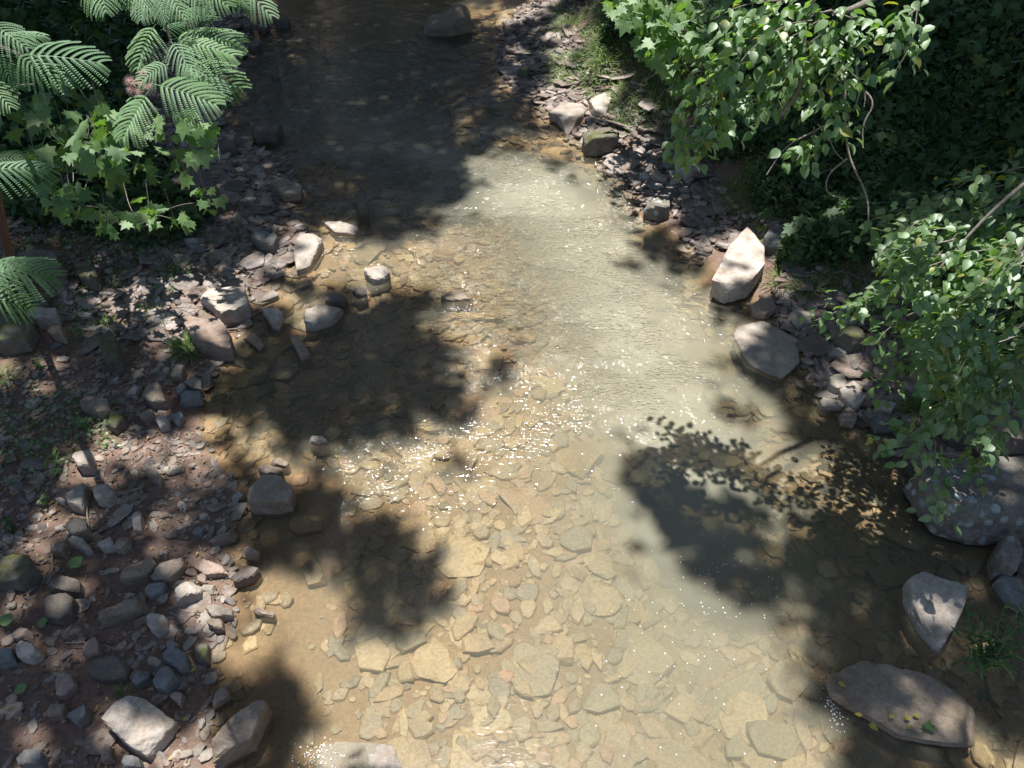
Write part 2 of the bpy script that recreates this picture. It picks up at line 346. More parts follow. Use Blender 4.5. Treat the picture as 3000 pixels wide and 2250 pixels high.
RIF = [((1580, 800), 1.5, 1.2), ((1750, 960), 0.8, 0.9), ((1480, 470), 0.8, 0.8), ((1250, 900), 0.6, 0.9), ((1900, 1150), 0.9, 0.7), ((1100, 1340), 0.5, 0.9), ((1200, 1480), 0.4, 0.5),
       ((980, 1480), 0.4, 0.6), ((1300, 1250), 0.5, 0.8), ((2440, 2110), 0.25, 1.2), ((900, 2180), 0.35, 1.2), ((1050, 80), 1.2, 1.0), ((2050, 640), 0.6, 0.6), ((1700, 1980), 0.3, 0.4), ((2000, 1350), 0.8, 0.6)]
rf = 0.52*np.clip(0.04+(gy-3.9)*0.34, .05, 1)
for (p, rad, a) in RIF:
    q = U(*p); rf = np.maximum(rf, 0.03+2.3*a*np.clip(.05+(gy-3.6)*.33, .05, 1)*np.exp(-(((gx-q[0])**2+(gy-q[1])**2)/rad**2)))
wm = mesh_np('water', np.stack([gx, gy, np.zeros_like(gx)], 1), gf, rnd=np.clip(-gz, 0, 1), smooth=True, attr='depth')
a_ = wm.attributes.new('riffle', 'FLOAT', 'POINT'); a_.data.foreach_set('value', rf.astype(np.float32))
mk = 1.15*np.clip((14-gy)/5, .35, 1)+0.65*np.exp(-((gx-Cx(gy)-.1)/1.2)**2)*np.clip((gy-3.2)/1.5, 0, 1)*np.clip((13-gy)/4.5, .1, 1)
a_ = wm.attributes.new('murk', 'FLOAT', 'POINT'); a_.data.foreach_set('value', mk.astype(np.float32))
water = add('water', wm, M['water'], kind='structure')

# ---------------------------------------------------------------- stones
def flake(seed):
    r = np.random.default_rng(seed); n = int(r.integers(5, 9)); a = np.sort((np.arange(n)+r.uniform(-.32, .32, n))*2*pi/n)
    rad = r.uniform(0.72, 1.05, n); el = r.uniform(1.0, 1.7); th = r.uniform(0.10, 0.26)
    P = np.stack([np.cos(a)*rad*el, np.sin(a)*rad], 1); tilt = r.uniform(-0.09, 0.09, 2)
    lo = np.c_[P*1.0, np.full(n, -th)]; mid = np.c_[P*1.02+r.uniform(-.05, .05, (n, 2)), np.full(n, th*0.45)]
    up = np.c_[P*r.uniform(0.78, 0.93, (n, 1)), th*r.uniform(0.85, 1.1, n)]; top = [[0, 0, th*1.08]]
    V = np.concatenate([lo, mid, up, top]); V[:, 2] += V[:, 0]*tilt[0]+V[:, 1]*tilt[1]
    F = []
    for i in range(n):
        j = (i+1) % n
        F += [[i, j, n+j], [i, n+j, n+i], [n+i, n+j, 2*n+j], [n+i, 2*n+j, 2*n+i], [2*n+i, 2*n+j, 3*n]]
    return V, np.array(F)
FL = [flake(s) for s in range(24)]
def rockmesh(name, seed, sub=3, flat=0.3, el=1.4, outline=None, h=None, tilt=(0, 0), rough=0.04, p=34, strata=0.0):
    """faceted rock: the distance to a set of planes along each direction, rounded and weathered"""
    r = np.random.default_rng(seed); d0, F = ICO[sub]; d = norm(d0*np.array([1, 1, 0.7 if outline is None else 0.6])+r.normal(0, 0.0, 3))
    d = norm(d0*np.array([1.0, 1.0, 0.55]))
    if outline is None:
        n = int(r.integers(4, 7)); a = (np.arange(n)+r.uniform(-.33, .33, n))*2*pi/n; terms = 0
        for t in a:
            nn = np.array([cos(t), sin(t), r.uniform(-.25, .45)]); nn /= np.linalg.norm(nn); dist = (el*abs(cos(t))+abs(sin(t)))*r.uniform(.6, 1.0)
            terms = terms+(np.maximum(0, d@nn)/dist)**p
        hh = flat
    else:
        O = np.asarray(outline, float); th = np.arctan2(d[:, 1], d[:, 0]); rad = np.hypot(O[:, 0], O[:, 1])
        Rr = []
        for t in th:                                         # ray against the outline
            best = 0.02; c, s = cos(t), sin(t)
            for i in range(len(O)):
                ax, ay = O[i]; bx, by = O[(i+1) % len(O)]; ex, ey = bx-ax, by-ay; den = c*ey-s*ex
                if abs(den) < 1e-9: continue
                q = (ax*ey-ay*ex)/den; u = (ax*s-ay*c)/den
                if q > 0 and -1e-6 <= u <= 1+1e-6: best = max(best, q)
            Rr.append(best)
        Rr = np.array(Rr); terms = (np.hypot(d[:, 0], d[:, 1])/Rr)**p; hh = h
        S = float(rad.mean())
        for k in range(int(r.integers(2, 5))):               # bevelled corners
            t = r.uniform(0, 2*pi); nn = np.array([cos(t), sin(t), r.uniform(.25, 1.9)]); nn /= np.linalg.norm(nn)
            dist = np.hypot(nn[0], nn[1])*S*r.uniform(.62, .95)+nn[2]*hh*r.uniform(.65, .95); terms = terms+(np.maximum(0, d@nn)/dist)**p
    nt_ = np.array([-tilt[0], -tilt[1], 1]); nt_ /= np.linalg.norm(nt_)
    terms = terms+(np.maximum(0, d@nt_)/hh)**p+(np.maximum(0, -d[:, 2])/(hh*0.8))**p
    V = d*(terms**(-1.0/p))[:, None]
    sc = float(np.abs(V[:, :2]).max())
    n_ = (fbm(V/sc*2.3+seed*3.1, 4)-0.5)*rough*2*sc+(fbm(V/sc*8+seed*1.7, 3)-0.5)*rough*0.7*sc
    if strata:
        n_ = n_+strata*sc*np.round(np.sin(V[:, 2]/hh*6+seed)*1.5)/3*np.clip(1-np.abs(d[:, 2])*1.3, 0, 1)
    nrm_ = norm(V*np.array([1, 1, (sc/max(hh, 1e-3))*0.9])); V = V+nrm_*n_[:, None]*np.array([1, 1, min(1, 2.2*hh/sc)])
    return V, F
TPL = {}
for k in range(14):
    V, F = rockmesh('stone', 50+k, 3, flat=float(rng.uniform(0.12, 0.36)), el=float(rng.uniform(1.0, 1.7)), tilt=tuple(rng.uniform(-.2, .2, 2)), rough=0.06, strata=0.02)
    TPL[k] = (V, F)
def stone_mesh_set(mat, tag_):
    out = []
    for k in range(14):
        me = mesh_np('stone', TPL[k][0], TPL[k][1], rnd=np.zeros(len(TPL[k][0])), smooth=False)
        me.materials.append(M[mat]); out.append(me)
    return out
def sees(x, y, z=0.0, m=60):
    """inside the picture, with a margin (only used to skip ground the photograph cannot show)"""
    dx, dy, dz = x, y, z-CAM_H; dep = dy*sin(PITCH)-dz*cos(PITCH); up = dy*cos(PITCH)+dz*sin(PITCH)
    px = 1500+FPX*dx/dep; py = 1125-FPX*up/dep
    return (px > -m) & (px < 3000+m) & (py > -m) & (py < 2250+m) & (dep > 0.1), px, py
HERO_FOOT = []      # (x, y, r) kept clear of rubble

# -- named rocks: outline in photo pixels | height | material | sunk | label
HR = [
 ('1200,66 1240,46 1290,32 1340,30 1376,42 1382,62 1330,78 1260,80', .42, 'tan', 0, 'boulder', 'large two-humped grey boulder alone in the creek at the very top of the picture'),
 ('862,752 870,712 900,695 948,705 930,742 905,775 868,792', .17, 'pale', 0, 'rock', 'pale squarish rock at the left shore, its foot in bright amber shallows'),
 ('1066,800 1075,782 1128,784 1143,802 1122,818 1090,822', .13, 'pale', 0, 'rock', 'small knobbly whitish stone with a dark front standing by itself in the shallows'),
 ('890,938 905,917 960,890 1000,887 1005,905 975,935 920,955 895,955', .17, 'pale', 0, 'rock', 'elongated pale stone at the mouth of the small amber inlet'),
 ('765,908 782,893 812,902 830,925 815,952 795,950', .16, 'pale', 0, 'rock', 'pale wedge of stone pointing down, left of the elongated pale stone'),
 ('950,878 965,862 1000,860 1018,872 1008,887 965,888', .13, 'dark', 0, 'rock', 'dark wet stone tucked just behind the elongated pale stone'),
 ('1030,846 1045,838 1072,842 1075,858 1045,864', .10, 'dark', 0, 'rock', 'small black wet stone between the dark stone and the knobbly whitish stone'),
 ('578,875 598,842 690,836 727,876 732,910 690,930 650,940 625,905', .18, 'pale', 0, 'rock', 'broad pale slab on the left bank above the reddish rounded boulder'),
 ('543,962 560,946 600,955 652,957 682,1000 680,1030 640,1026 575,1010', .26, 'pink', 0, 'boulder', 'rounded reddish-grey boulder beside the grass tuft on the left bank'),
 ('714,988 745,972 776,1008 758,1022', .07, 'pink', 0, 'rock', 'flat diamond-shaped pinkish stone right of the reddish rounded boulder'),
 ('722,1460 732,1412 780,1396 830,1410 862,1442 852,1475 808,1484 728,1482', .24, 'tan', 0, 'boulder', 'domed tan boulder standing in the shallows at the left waterline'),
 ('754,1376 764,1362 825,1370 828,1384 780,1390', .09, 'tan', 0, 'rock', 'long brown stone just behind the domed tan boulder'),
 ('786,1345 815,1340 845,1350 838,1362 800,1362', .08, 'tan', 0, 'rock', 'small brown stone, second one behind the domed tan boulder'),
 ('218,1352 230,1331 272,1328 275,1372 236,1378', .15, 'pale', 0, 'rock', 'bright squarish white stone beside the tall slender weed on the left bank'),
 ('275,1446 286,1426 325,1428 340,1452 315,1474 284,1470', .15, 'pale', 0, 'rock', 'bright rounded white stone on bare red mud'),
 ('202,1440 250,1420 252,1460 244,1494 204,1486', .14, 'pale', 0, 'rock', 'ragged pale stone immediately left of the bright rounded white stone'),
 ('166,1468 180,1458 195,1468 188,1478', .07, 'pale', 0, 'rock', 'fist-sized white stone left of the ragged pale stone'),
 ('420,1382 446,1367 478,1400 470,1420 445,1408', .10, 'tan', 0, 'rock', 'grey-brown triangular stone on the mud right of the bright rounded white stone'),
 ('455,1230 478,1221 498,1236 495,1250 470,1258', .10, 'pale', 0, 'rock', 'whitish pebble-smooth stone at the edge of the leafy shade below the slate pair'),
 ('408,1214 450,1208 462,1225 430,1238 412,1230', .09, 'tan', 0, 'rock', 'oval grey stone directly left of the whitish smooth stone'),
 ('512,1218 530,1208 540,1222 524,1248 510,1240', .09, 'slate', 0, 'rock', 'bluish triangular stone directly right of the whitish smooth stone'),
 ('516,1154 530,1126 550,1140 532,1160', .12, 'slate', 0, 'rock', 'pale bluish chip of rock leaning against the greenish flat stone'),
 ('520,1182 545,1150 590,1152 592,1172 540,1186', .12, 'slate', 0, 'rock', 'greenish-grey flat stone at the left waterline below the dark tuft'),
 ('372,1156 396,1131 416,1136 400,1160', .09, 'pale', 0, 'rock', 'bright triangular stone left of the brown mound-shaped stone'),
 ('420,1165 440,1128 470,1132 490,1180 450,1190', .16, 'tan', 0, 'rock', 'brown mound-shaped stone left of the bluish chip'),
 ('504,1112 510,1072 543,1080 536,1112', .13, 'tan', 0, 'rock', 'upright blocky stone right under the arching grass tuft'),
 ('535,1122 560,1106 592,1122 594,1150 560,1140', .11, 'tan', 0, 'rock', 'grey flat stone behind the greenish-grey flat stone'),
 ('236,1185 250,1166 322,1182 326,1206 290,1216 242,1198', .16, 'tan', 0, 'rock', 'long shaded loaf-shaped stone on the left bank'),
 ('315,1250 330,1215 362,1212 366,1235 340,1260', .15, 'moss', 0, 'rock', 'brown blocky stone just right of and below the long shaded loaf-shaped stone'),
 ('84,935 90,911 170,912 172,937 110,944', .16, 'pale', 0, 'rock', 'flat-topped pale block on the upper left bank'),
 ('104,895 116,867 136,871 146,903', .14, 'moss', 0, 'rock', 'upright angular stone behind the flat-topped pale block'),
 ('224,795 246,777 290,800 284,830 240,826', .20, 'moss', 0, 'rock', 'square-cornered greenish stone in shade on the upper left bank'),
 ('138,975 150,956 196,965 190,990 158,990', .12, 'tan', 0, 'rock', 'grey stone in the rubble right of the mossy slab'),
 ('-30,945 80,940 102,960 80,1000 0,1018 -30,1010', .22, 'moss', 0, 'boulder', 'mossy slab cut by the left edge of the picture, upper one'),
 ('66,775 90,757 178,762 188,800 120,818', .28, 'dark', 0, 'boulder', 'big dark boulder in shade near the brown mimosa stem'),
 ('300,1030 330,985 350,1010 355,1060 320,1075', .30, 'moss', 0, 'boulder', 'tall shaded boulder with a grass cap left of the grass tuft'),
 ('192,1546 205,1522 256,1532 262,1562 215,1574', .16, 'tan', 0, 'rock', 'dull angular rock above the bright white wedge stone'),
 ('205,1592 220,1578 250,1586 270,1610 250,1616', .13, 'pale', 0, 'rock', 'bright white wedge stone on the red bank'),
 ('150,1620 170,1596 200,1600 188,1626', .11, 'tan', 0, 'rock', 'pale flat stone left of the bright white wedge stone'),
 ('386,1502 414,1500 418,1520 414,1554 393,1556', .10, 'pale', 0, 'rock', 'narrow pale stone lying up and down the picture beside dark leaf litter'),
 ('285,1598 330,1580 340,1605 300,1612', .11, 'pale', 0, 'rock', 'pale lumpy stone, left one of a touching pair on the red bank'),
 ('338,1612 352,1582 380,1576 380,1600 355,1616', .12, 'tan', 0, 'rock', 'grey lumpy stone, right one of a touching pair on the red bank'),
 ('560,1560 582,1545 600,1552 590,1568 572,1572', .07, 'slate', 0, 'rock', 'small shiny wet pebble-like stone lit on the pinkish mud'),
 ('610,1590 640,1569 694,1561 690,1578 630,1596', .09, 'shale', 0, 'rock', 'long thin brown flagstone at the waterline'),
 ('355,1702 370,1672 450,1641 460,1655 430,1690 362,1706', .12, 'tan', 0, 'rock', 'long tilted grey-brown slab, left one of two side by side'),
 ('440,1690 470,1661 540,1641 545,1660 500,1704 450,1702', .11, 'tan', 0, 'rock', 'layered brown slab, right one of two side by side'),
 ('556,1652 590,1643 650,1660 668,1680 600,1688', .09, 'pink', 0, 'rock', 'broad pinkish flat stone with ridged face near the waterline'),
 ('578,1695 590,1680 606,1690 600,1708 582,1706', .07, 'pink', 0, 'rock', 'little pink triangular stone under the broad pinkish flat stone'),
 ('680,1697 715,1656 762,1670 742,1695 690,1712', .13, 'dark', 0, 'rock', 'glossy wet dark stone half across the left waterline'),
 ('713,1612 730,1600 760,1618 750,1634 718,1628', .12, 'pink', 0, 'rock', 'red-brown two-toned stone sticking out at the waterline'),
 ('425,1740 440,1716 485,1709 480,1735 440,1752', .10, 'slate', 0, 'rock', 'wet bluish-grey stone left of the pitted light boulder'),
 ('505,1766 520,1731 560,1706 595,1720 590,1745 545,1760 515,1772', .16, 'pale', 0, 'rock', 'pitted light-grey rock on the red mud with a rough face'),
 ('296,1822 302,1806 380,1762 428,1756 426,1785 380,1802 312,1826', .14, 'tan', 0, 'rock', 'long loaf-shaped tan rock with a lit ridge'),
 ('435,1812 455,1798 488,1810 490,1838 458,1860 438,1842', .12, 'pale', 0, 'rock', 'smooth egg-shaped pale rock'),
 ('604,1786 620,1778 680,1786 682,1808 625,1812', .11, 'pale', 0, 'rock', 'pale blunt stone at the waterline, upper of two stacked'),
 ('608,1830 625,1814 654,1822 655,1845 630,1846', .11, 'tan', 0, 'rock', 'brown stone at the waterline, lower of two stacked'),
 ('244,1922 250,1886 278,1866 297,1890 291,1915 262,1924', .11, 'pink', 0, 'rock', 'pink-grey hexagonal stone crossed by a thin twig'),
 ('258,1962 276,1936 370,1920 380,1962 370,1990 310,1998 264,1986', .09, 'dark', 0, 'rock', 'wide dark flagstone with one sunlit corner'),
 ('470,1902 492,1886 550,1922 556,1960 528,1970 482,1936', .13, 'slate', 0, 'rock', 'large blue-grey slate block in shade'),
 ('576,1922 590,1890 614,1892 610,1942 582,1942', .11, 'moss', 0, 'rock', 'olive upright stone at the edge of the amber shallows'),
 ('386,1998 402,1972 442,1966 440,1990 402,2012', .12, 'slate', 0, 'rock', 'dark blue-grey angular stone right of the wide dark flagstone'),
 ('450,2000 470,1960 502,1960 520,1988 490,2026 460,2022', .17, 'slate', 0, 'rock', 'pyramid-shaped pale bluish stone'),
 ('614,2076 630,2032 656,2000 676,2040 642,2064', .10, 'tan', 0, 'rock', 'pointed kite-shaped tan stone beside the water'),
 ('500,2046 512,2031 540,2036 530,2072', .09, 'pink', 0, 'rock', 'brown triangular stone left of the kite-shaped tan stone'),
 ('545,1995 558,1982 575,1985 572,1998 552,2000', .06, 'tan', 0, 'rock', 'small brown oval stone right of the pyramid-shaped stone'),
 ('312,2120 350,2066 384,2046 432,2052 512,2114 505,2132 430,2216 394,2200 330,2142', .17, 'pale', 0, 'boulder', 'largest pale slab on the lower left bank, roughly diamond-shaped'),
 ('624,2250 632,2180 680,2120 760,2066 790,2070 770,2110 742,2180 690,2202 642,2226', .26, 'tan', 0, 'boulder', 'long tapering boulder pointing into the water at the bottom left'),
 ('136,2090 160,2064 196,2070 186,2096 146,2106', .11, 'tan', 0, 'rock', 'shaded grey stone, left of the pale pointed one near the bottom'),
 ('195,2096 258,2069 258,2102 226,2126', .13, 'slate', 0, 'rock', 'pale grey stone with a sharp point toward the bottom of the picture'),
 ('32,1860 50,1840 95,1850 90,1876 50,1880', .11, 'pink', 0, 'rock', 'reddish block under the heart-shaped leaf at the left edge'),
 ('50,1902 65,1880 105,1896 122,1920 90,1936 56,1930', .13, 'pale', 0, 'rock', 'crumbly pale pitted rock below the reddish block'),
 ('-20,1912 40,1906 46,1940 10,1952 -20,1950', .13, 'slate', 0, 'rock', 'stone cut by the left edge beside the crumbly pitted rock'),
 ('166,2000 175,1978 214,1980 222,2010 190,2045 170,2040', .12, 'pink', 0, 'rock', 'crumbling pinkish lump below the sunlit patch of red mud'),
 ('300,2236 310,2180 330,2190 332,2226', .10, 'tan', 0, 'rock', 'tall narrow stone leaning at the foot of the largest pale slab'),
 ('360,2232 372,2216 410,2222 418,2252 366,2252', .12, 'slate', 0, 'rock', 'stone cut by the bottom edge, right of the narrow leaning one'),
 ('50,2226 80,2200 130,2206 122,2244 60,2248', .14, 'slate', 0, 'rock', 'dark slab in shade at the bottom left corner'),
 ('-20,1650 50,1636 96,1640 108,1676 60,1712 -20,1712', .20, 'moss', 0, 'boulder', 'mossy slab cut by the left edge of the picture, lower one'),
 ('140,1712 178,1692 236,1706 236,1734 200,1738 150,1730', .13, 'dark', 0, 'rock', 'shaded grey rock under the green torn leaf'),
 ('140,1762 200,1742 222,1760 216,1800 180,1822 140,1814', .16, 'dark', 0, 'rock', 'dark lump between the shaded grey rock and the pale spiky one'),
 ('2080,842 2130,742 2200,660 2236,690 2236,790 2192,846 2130,866', .24, 'pale', 0, 'boulder', 'large smooth pale boulder at the right shore, partly in amber shallows'),
 ('2236,702 2260,666 2330,686 2336,716 2290,732 2248,726', .16, 'slate', 0, 'rock', 'blue-grey slab just right of the large smooth pale boulder'),
 ('2385,690 2400,655 2438,670 2440,700 2410,715', .14, 'slate', 0, 'rock', 'cracked purple-grey stone at the foot of the right slope'),
 ('2118,1040 2160,962 2260,942 2336,1000 2340,1070 2290,1116 2230,1096', .10, 'pale', -.03, 'boulder', 'wide pale slab half under water with a lacy leaf shadow'),
 ('2195,890 2250,876 2275,905 2240,925 2205,915', .12, 'pink', 0, 'rock', 'pinkish stone between the pale boulder and the half-submerged slab'),
 ('2305,935 2325,915 2372,915 2378,950 2340,955', .08, 'pale', 0, 'rock', 'flat pale flagstone above the half-submerged slab'),
 ('2444,992 2460,966 2495,954 2522,982 2530,1012 2495,1016', .22, 'moss', 0, 'boulder', 'dull greenish-grey boulder in the right shale bank'),
 ('2672,1082 2690,1062 2730,1060 2748,1086 2710,1116', .20, 'tan', 0, 'rock', 'brown rock under the leafy shrub on the right slope'),
 ('2455,1152 2480,1135 2520,1132 2524,1184 2505,1200 2462,1172', .16, 'pale', 0, 'rock', 'brightest jagged white rock in the right shale bank'),
 ('2425,1110 2445,1095 2470,1110 2480,1140 2450,1145 2432,1130', .13, 'pale', 0, 'rock', 'white stone just above the brightest jagged one'),
 ('2460,1216 2488,1191 2513,1210 2506,1240 2466,1236', .14, 'pink', 0, 'rock', 'pinkish tilted block standing in wet sand at the right shore'),
 ('2552,1228 2575,1220 2632,1230 2630,1252 2570,1254', .16, 'slate', 0, 'rock', 'squared dark-sided block left of the long-bladed tuft'),
 ('2400,1177 2412,1166 2470,1181 2474,1196 2410,1192', .10, 'pale', 0, 'rock', 'narrow white flake pointing left at the right waterline'),
 ('2560,1200 2580,1178 2622,1190 2608,1214', .12, 'pale', 0, 'rock', 'rounded pale stone above the squared dark-sided block'),
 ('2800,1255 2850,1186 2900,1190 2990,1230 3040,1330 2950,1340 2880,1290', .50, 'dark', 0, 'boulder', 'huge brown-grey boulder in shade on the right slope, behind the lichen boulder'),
 ('2672,1392 2760,1376 2900,1366 3050,1360 3070,1545 2870,1556 2760,1522 2702,1462', .42, 'lichen', 0, 'boulder', 'huge grey boulder spotted with white lichen at the right edge'),
 ('2910,1632 2930,1582 2960,1576 2986,1630 2970,1682 2922,1672', .30, 'lichen', 0, 'boulder', 'upright grey boulder below the huge lichen boulder at the right edge'),
 ('2914,1702 2940,1691 2990,1701 3012,1782 2960,1762', .16, 'slate', 0, 'rock', 'dark flat rock with one pale spot, below the upright grey boulder'),
 ('2655,1702 2700,1691 2830,1731 2802,1820 2772,1890 2750,1896 2692,1826 2662,1762', .20, 'pale', 0, 'boulder', 'pale triangular rock standing in dark water on the right'),
 ('2420,2000 2520,1952 2700,1990 2900,2120 2915,2152 2870,2200 2760,2190 2620,2170 2550,2122 2430,2052', .20, 'tan', -.02, 'boulder', 'long slab strewn with yellow leaves at the bottom right'),
 ('1610,338 1650,300 1724,316 1682,375 1660,382 1630,345', .14, 'pale', 0, 'boulder', 'pale slab with a black lower edge on the far right shore'),
 ('1726,302 1760,281 1792,291 1776,334 1742,330', .14, 'pale', 0, 'rock', 'bright stone touching the right end of the far pale slab'),
 ('1706,402 1740,391 1814,386 1810,420 1750,432 1715,430', .26, 'moss', 0, 'boulder', 'dark mossy boulder at the far right waterline'),
 ('1514,216 1530,203 1550,208 1546,222', .14, 'moss', 0, 'rock', 'small round mossy stone on the far right shale beach'),
 ('1884,616 1920,582 1960,576 1962,620 1930,628', .20, 'lichen', 0, 'rock', 'grey speckled rock in leafy shade on the right shore'),
 ('1980,492 2000,472 2068,470 2060,500 2010,515', .18, 'pale', 0, 'rock', 'lit rock below the hanging leaves on the right shore'),
 ('1905,515 1920,508 1955,525 1950,535 1925,528', .10, 'pale', 0, 'rock', 'small white stick-like stone in shade left of the hanging leaves'),
 ('735,378 760,366 826,371 812,398 745,400', .22, 'dark', 0, 'boulder', 'flat-topped dark block in the dark pool at the left'),
 ('794,552 830,537 886,550 880,570 830,576', .16, 'tan', 0, 'rock', 'brown slab at the left edge of the dark pool'),
 ('640,424 690,411 694,440 650,452', .20, 'dark', 0, 'boulder', 'purplish dark block on the left shore of the dark pool'),
 ('735,702 760,676 816,702 800,726 765,722', .18, 'slate', 0, 'rock', 'grey pointed stone in the shale left of the pale squarish rock'),
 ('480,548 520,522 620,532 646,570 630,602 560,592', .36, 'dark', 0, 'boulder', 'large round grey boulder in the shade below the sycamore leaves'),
 ('540,712 600,706 602,726 560,732', .12, 'slate', 0, 'rock', 'smooth grey stone in the shaded left rubble'),
 ('1043,590 1060,568 1075,586 1078,606 1050,608', .28, 'dark', 0, 'rock', 'black stump-like stone poking out of the dark pool'),
 ('800,52 830,45 850,58 840,70 805,66', .20, 'dark', 0, 'rock', 'black stone in the dark water nearest the top edge'),
 ('705,68 728,60 740,78 720,88', .18, 'dark', 0, 'rock', 'black stone at the far left shore, left of two'),
 ('752,80 775,70 790,76 772,90', .16, 'dark', 0, 'rock', 'black stone at the far left shore, right of two'),
 ('725,135 745,120 768,128 750,142', .14, 'dark', 0, 'rock', 'flat black stone touching the far left shore'),
 ('792,218 810,214 822,222 805,230', .10, 'dark', 0, 'rock', 'tiny black stone by itself in the dark pool'),
 ('950,662 1000,660 1055,675 1040,695 985,692', .14, 'pale', -.02, 'rock', 'pale rock with a dark crack at the upper rim of the amber shallows'),
 ('900,1290 912,1272 950,1278 962,1290 930,1296', .08, 'pale', 0, 'rock', 'pale sliver of rock breaking the surface in the left riffle'),
 ('848,985 870,975 912,1040 880,1050', .09, 'tan', 0, 'rock', 'brown two-piece stone poking up in the dappled left shallows'),
 ('1290,895 1340,880 1388,888 1380,908 1310,912', .045, 'tan', 0, 'rock', 'low brown rock breaking the surface in the sparkling riffle'),
 ('740,1790 760,1782 805,1795 800,1806 752,1800', .07, 'tan', 0, 'rock', 'thin brown stone lying in the amber shallows'),
 # slabs under the water
 ('1885,700 1912,652 1988,650 1998,690 1960,726 1892,722', .07, 'bed', -.10, 'slab', 'sunken amber slab above the large smooth pale boulder'),
 ('1808,722 1850,705 1886,722 1870,742 1820,746', .07, 'bed', -.12, 'slab', 'sunken oval stone left of the sunken amber slab'),
 ('1308,1372 1350,1280 1382,1300 1400,1340 1370,1402 1330,1422', .08, 'bed', -.14, 'slab', 'long sunken slab standing out pale in mid-creek'),
 ('1218,1252 1260,1216 1316,1216 1312,1260 1230,1266', .08, 'bed', -.12, 'slab', 'sunken cream slab at the lower rim of the central shade'),
 ('2195,2092 2350,2106 2362,2140 2330,2216 2230,2192 2198,2130', .08, 'bed', -.12, 'slab', 'biggest sunken slab near the bottom, with angular edges'),
 ('2000,2030 2090,1962 2100,2050 2070,2092 1990,2062', .08, 'bed', -.14, 'slab', 'sunken slab left of a dark crack near the bottom'),
 ('1950,2060 2010,2000 2060,2030 2020,2100', .07, 'bed', -.16, 'slab', 'sunken slab with a straight left edge near the bottom'),
 ('2135,2160 2180,2120 2215,2180 2200,2200 2140,2200', .06, 'bed', -.13, 'slab', 'small sunken wedge left of the biggest sunken slab'),
 ('2258,1962 2300,1902 2380,1922 2396,1970 2340,2036 2290,2010', .10, 'bed', -.08, 'slab', 'rough sunken slab left of the dark bay on the lower right'),
 ('1352,1862 1420,1842 1450,1892 1400,1906 1352,1902', .07, 'bed', -.08, 'slab', 'sunken pale slab right of a V-shaped shadow'),
 ('1700,2042 1760,1986 1820,2000 1822,2050 1760,2072 1710,2062', .08, 'bed', -.13, 'slab', 'sunken slab with a bright rim at lower centre'),
 ('1598,1870 1640,1848 1686,1860 1680,1930 1630,1942', .08, 'bed', -.12, 'slab', 'round sunken slab at lower centre, veined with light'),
 ('1856,1555 1900,1540 1948,1560 1940,1610 1880,1620', .12, 'bed', -.12, 'slab', 'pale sunken lump glowing beside the blue-grey shaded water'),
 ('1640,1535 1690,1528 1740,1545 1735,1590 1680,1602 1640,1580', .08, 'bed', -.15, 'slab', 'light sunken slab above the broad cobbled bottom'),
 ('1035,1880 1100,1850 1145,1905 1120,1960 1050,1950', .07, 'bed', -.06, 'slab', 'sunken tan slab with a thick right edge in the left shallows'),
 ('1150,1850 1240,1840 1250,1870 1160,1915', .06, 'bed', -.07, 'slab', 'thin sunken slab next to the tan one with a thick edge'),
 ('880,1650 905,1628 930,1640 955,1695 900,1708', .08, 'bed', -.03, 'slab', 'cone-shaped sunken stone in the left amber shallows'),
 ('840,1540 860,1505 940,1510 945,1545 870,1562', .08, 'bed', -.03, 'slab', 'large sunken stone in shade right of the tan boulder'),
 ('905,2192 1000,2178 1150,2186 1180,2260 930,2260', .09, 'pale', -.05, 'slab', 'wide pale slab just under the surface at the bottom edge'),
 ('2400,1215 2480,1230 2500,1270 2440,1275 2405,1250', .07, 'bed', -.02, 'slab', 'amber slab awash in front of the pinkish tilted block'),
 ('2410,1325 2470,1330 2480,1360 2430,1372', .08, 'bed', -.06, 'slab', 'sunken tan stone below the amber slab at the right'),
 ('2490,1430 2530,1418 2590,1440 2575,1480 2520,1470', .09, 'bed', -.05, 'slab', 'sunken brown stone in the right shallows near the lichen boulder'),
 ('2320,1480 2400,1450 2440,1480 2420,1520 2350,1515', .10, 'bed', -.12, 'slab', 'sunken stone in the mottled amber water right of the deep shade'),
 ('2545,1655 2600,1640 2680,1662 2665,1700 2590,1712', .10, 'bed', -.05, 'slab', 'sunken dark slab in the shaded shallows behind the triangular rock'),
]
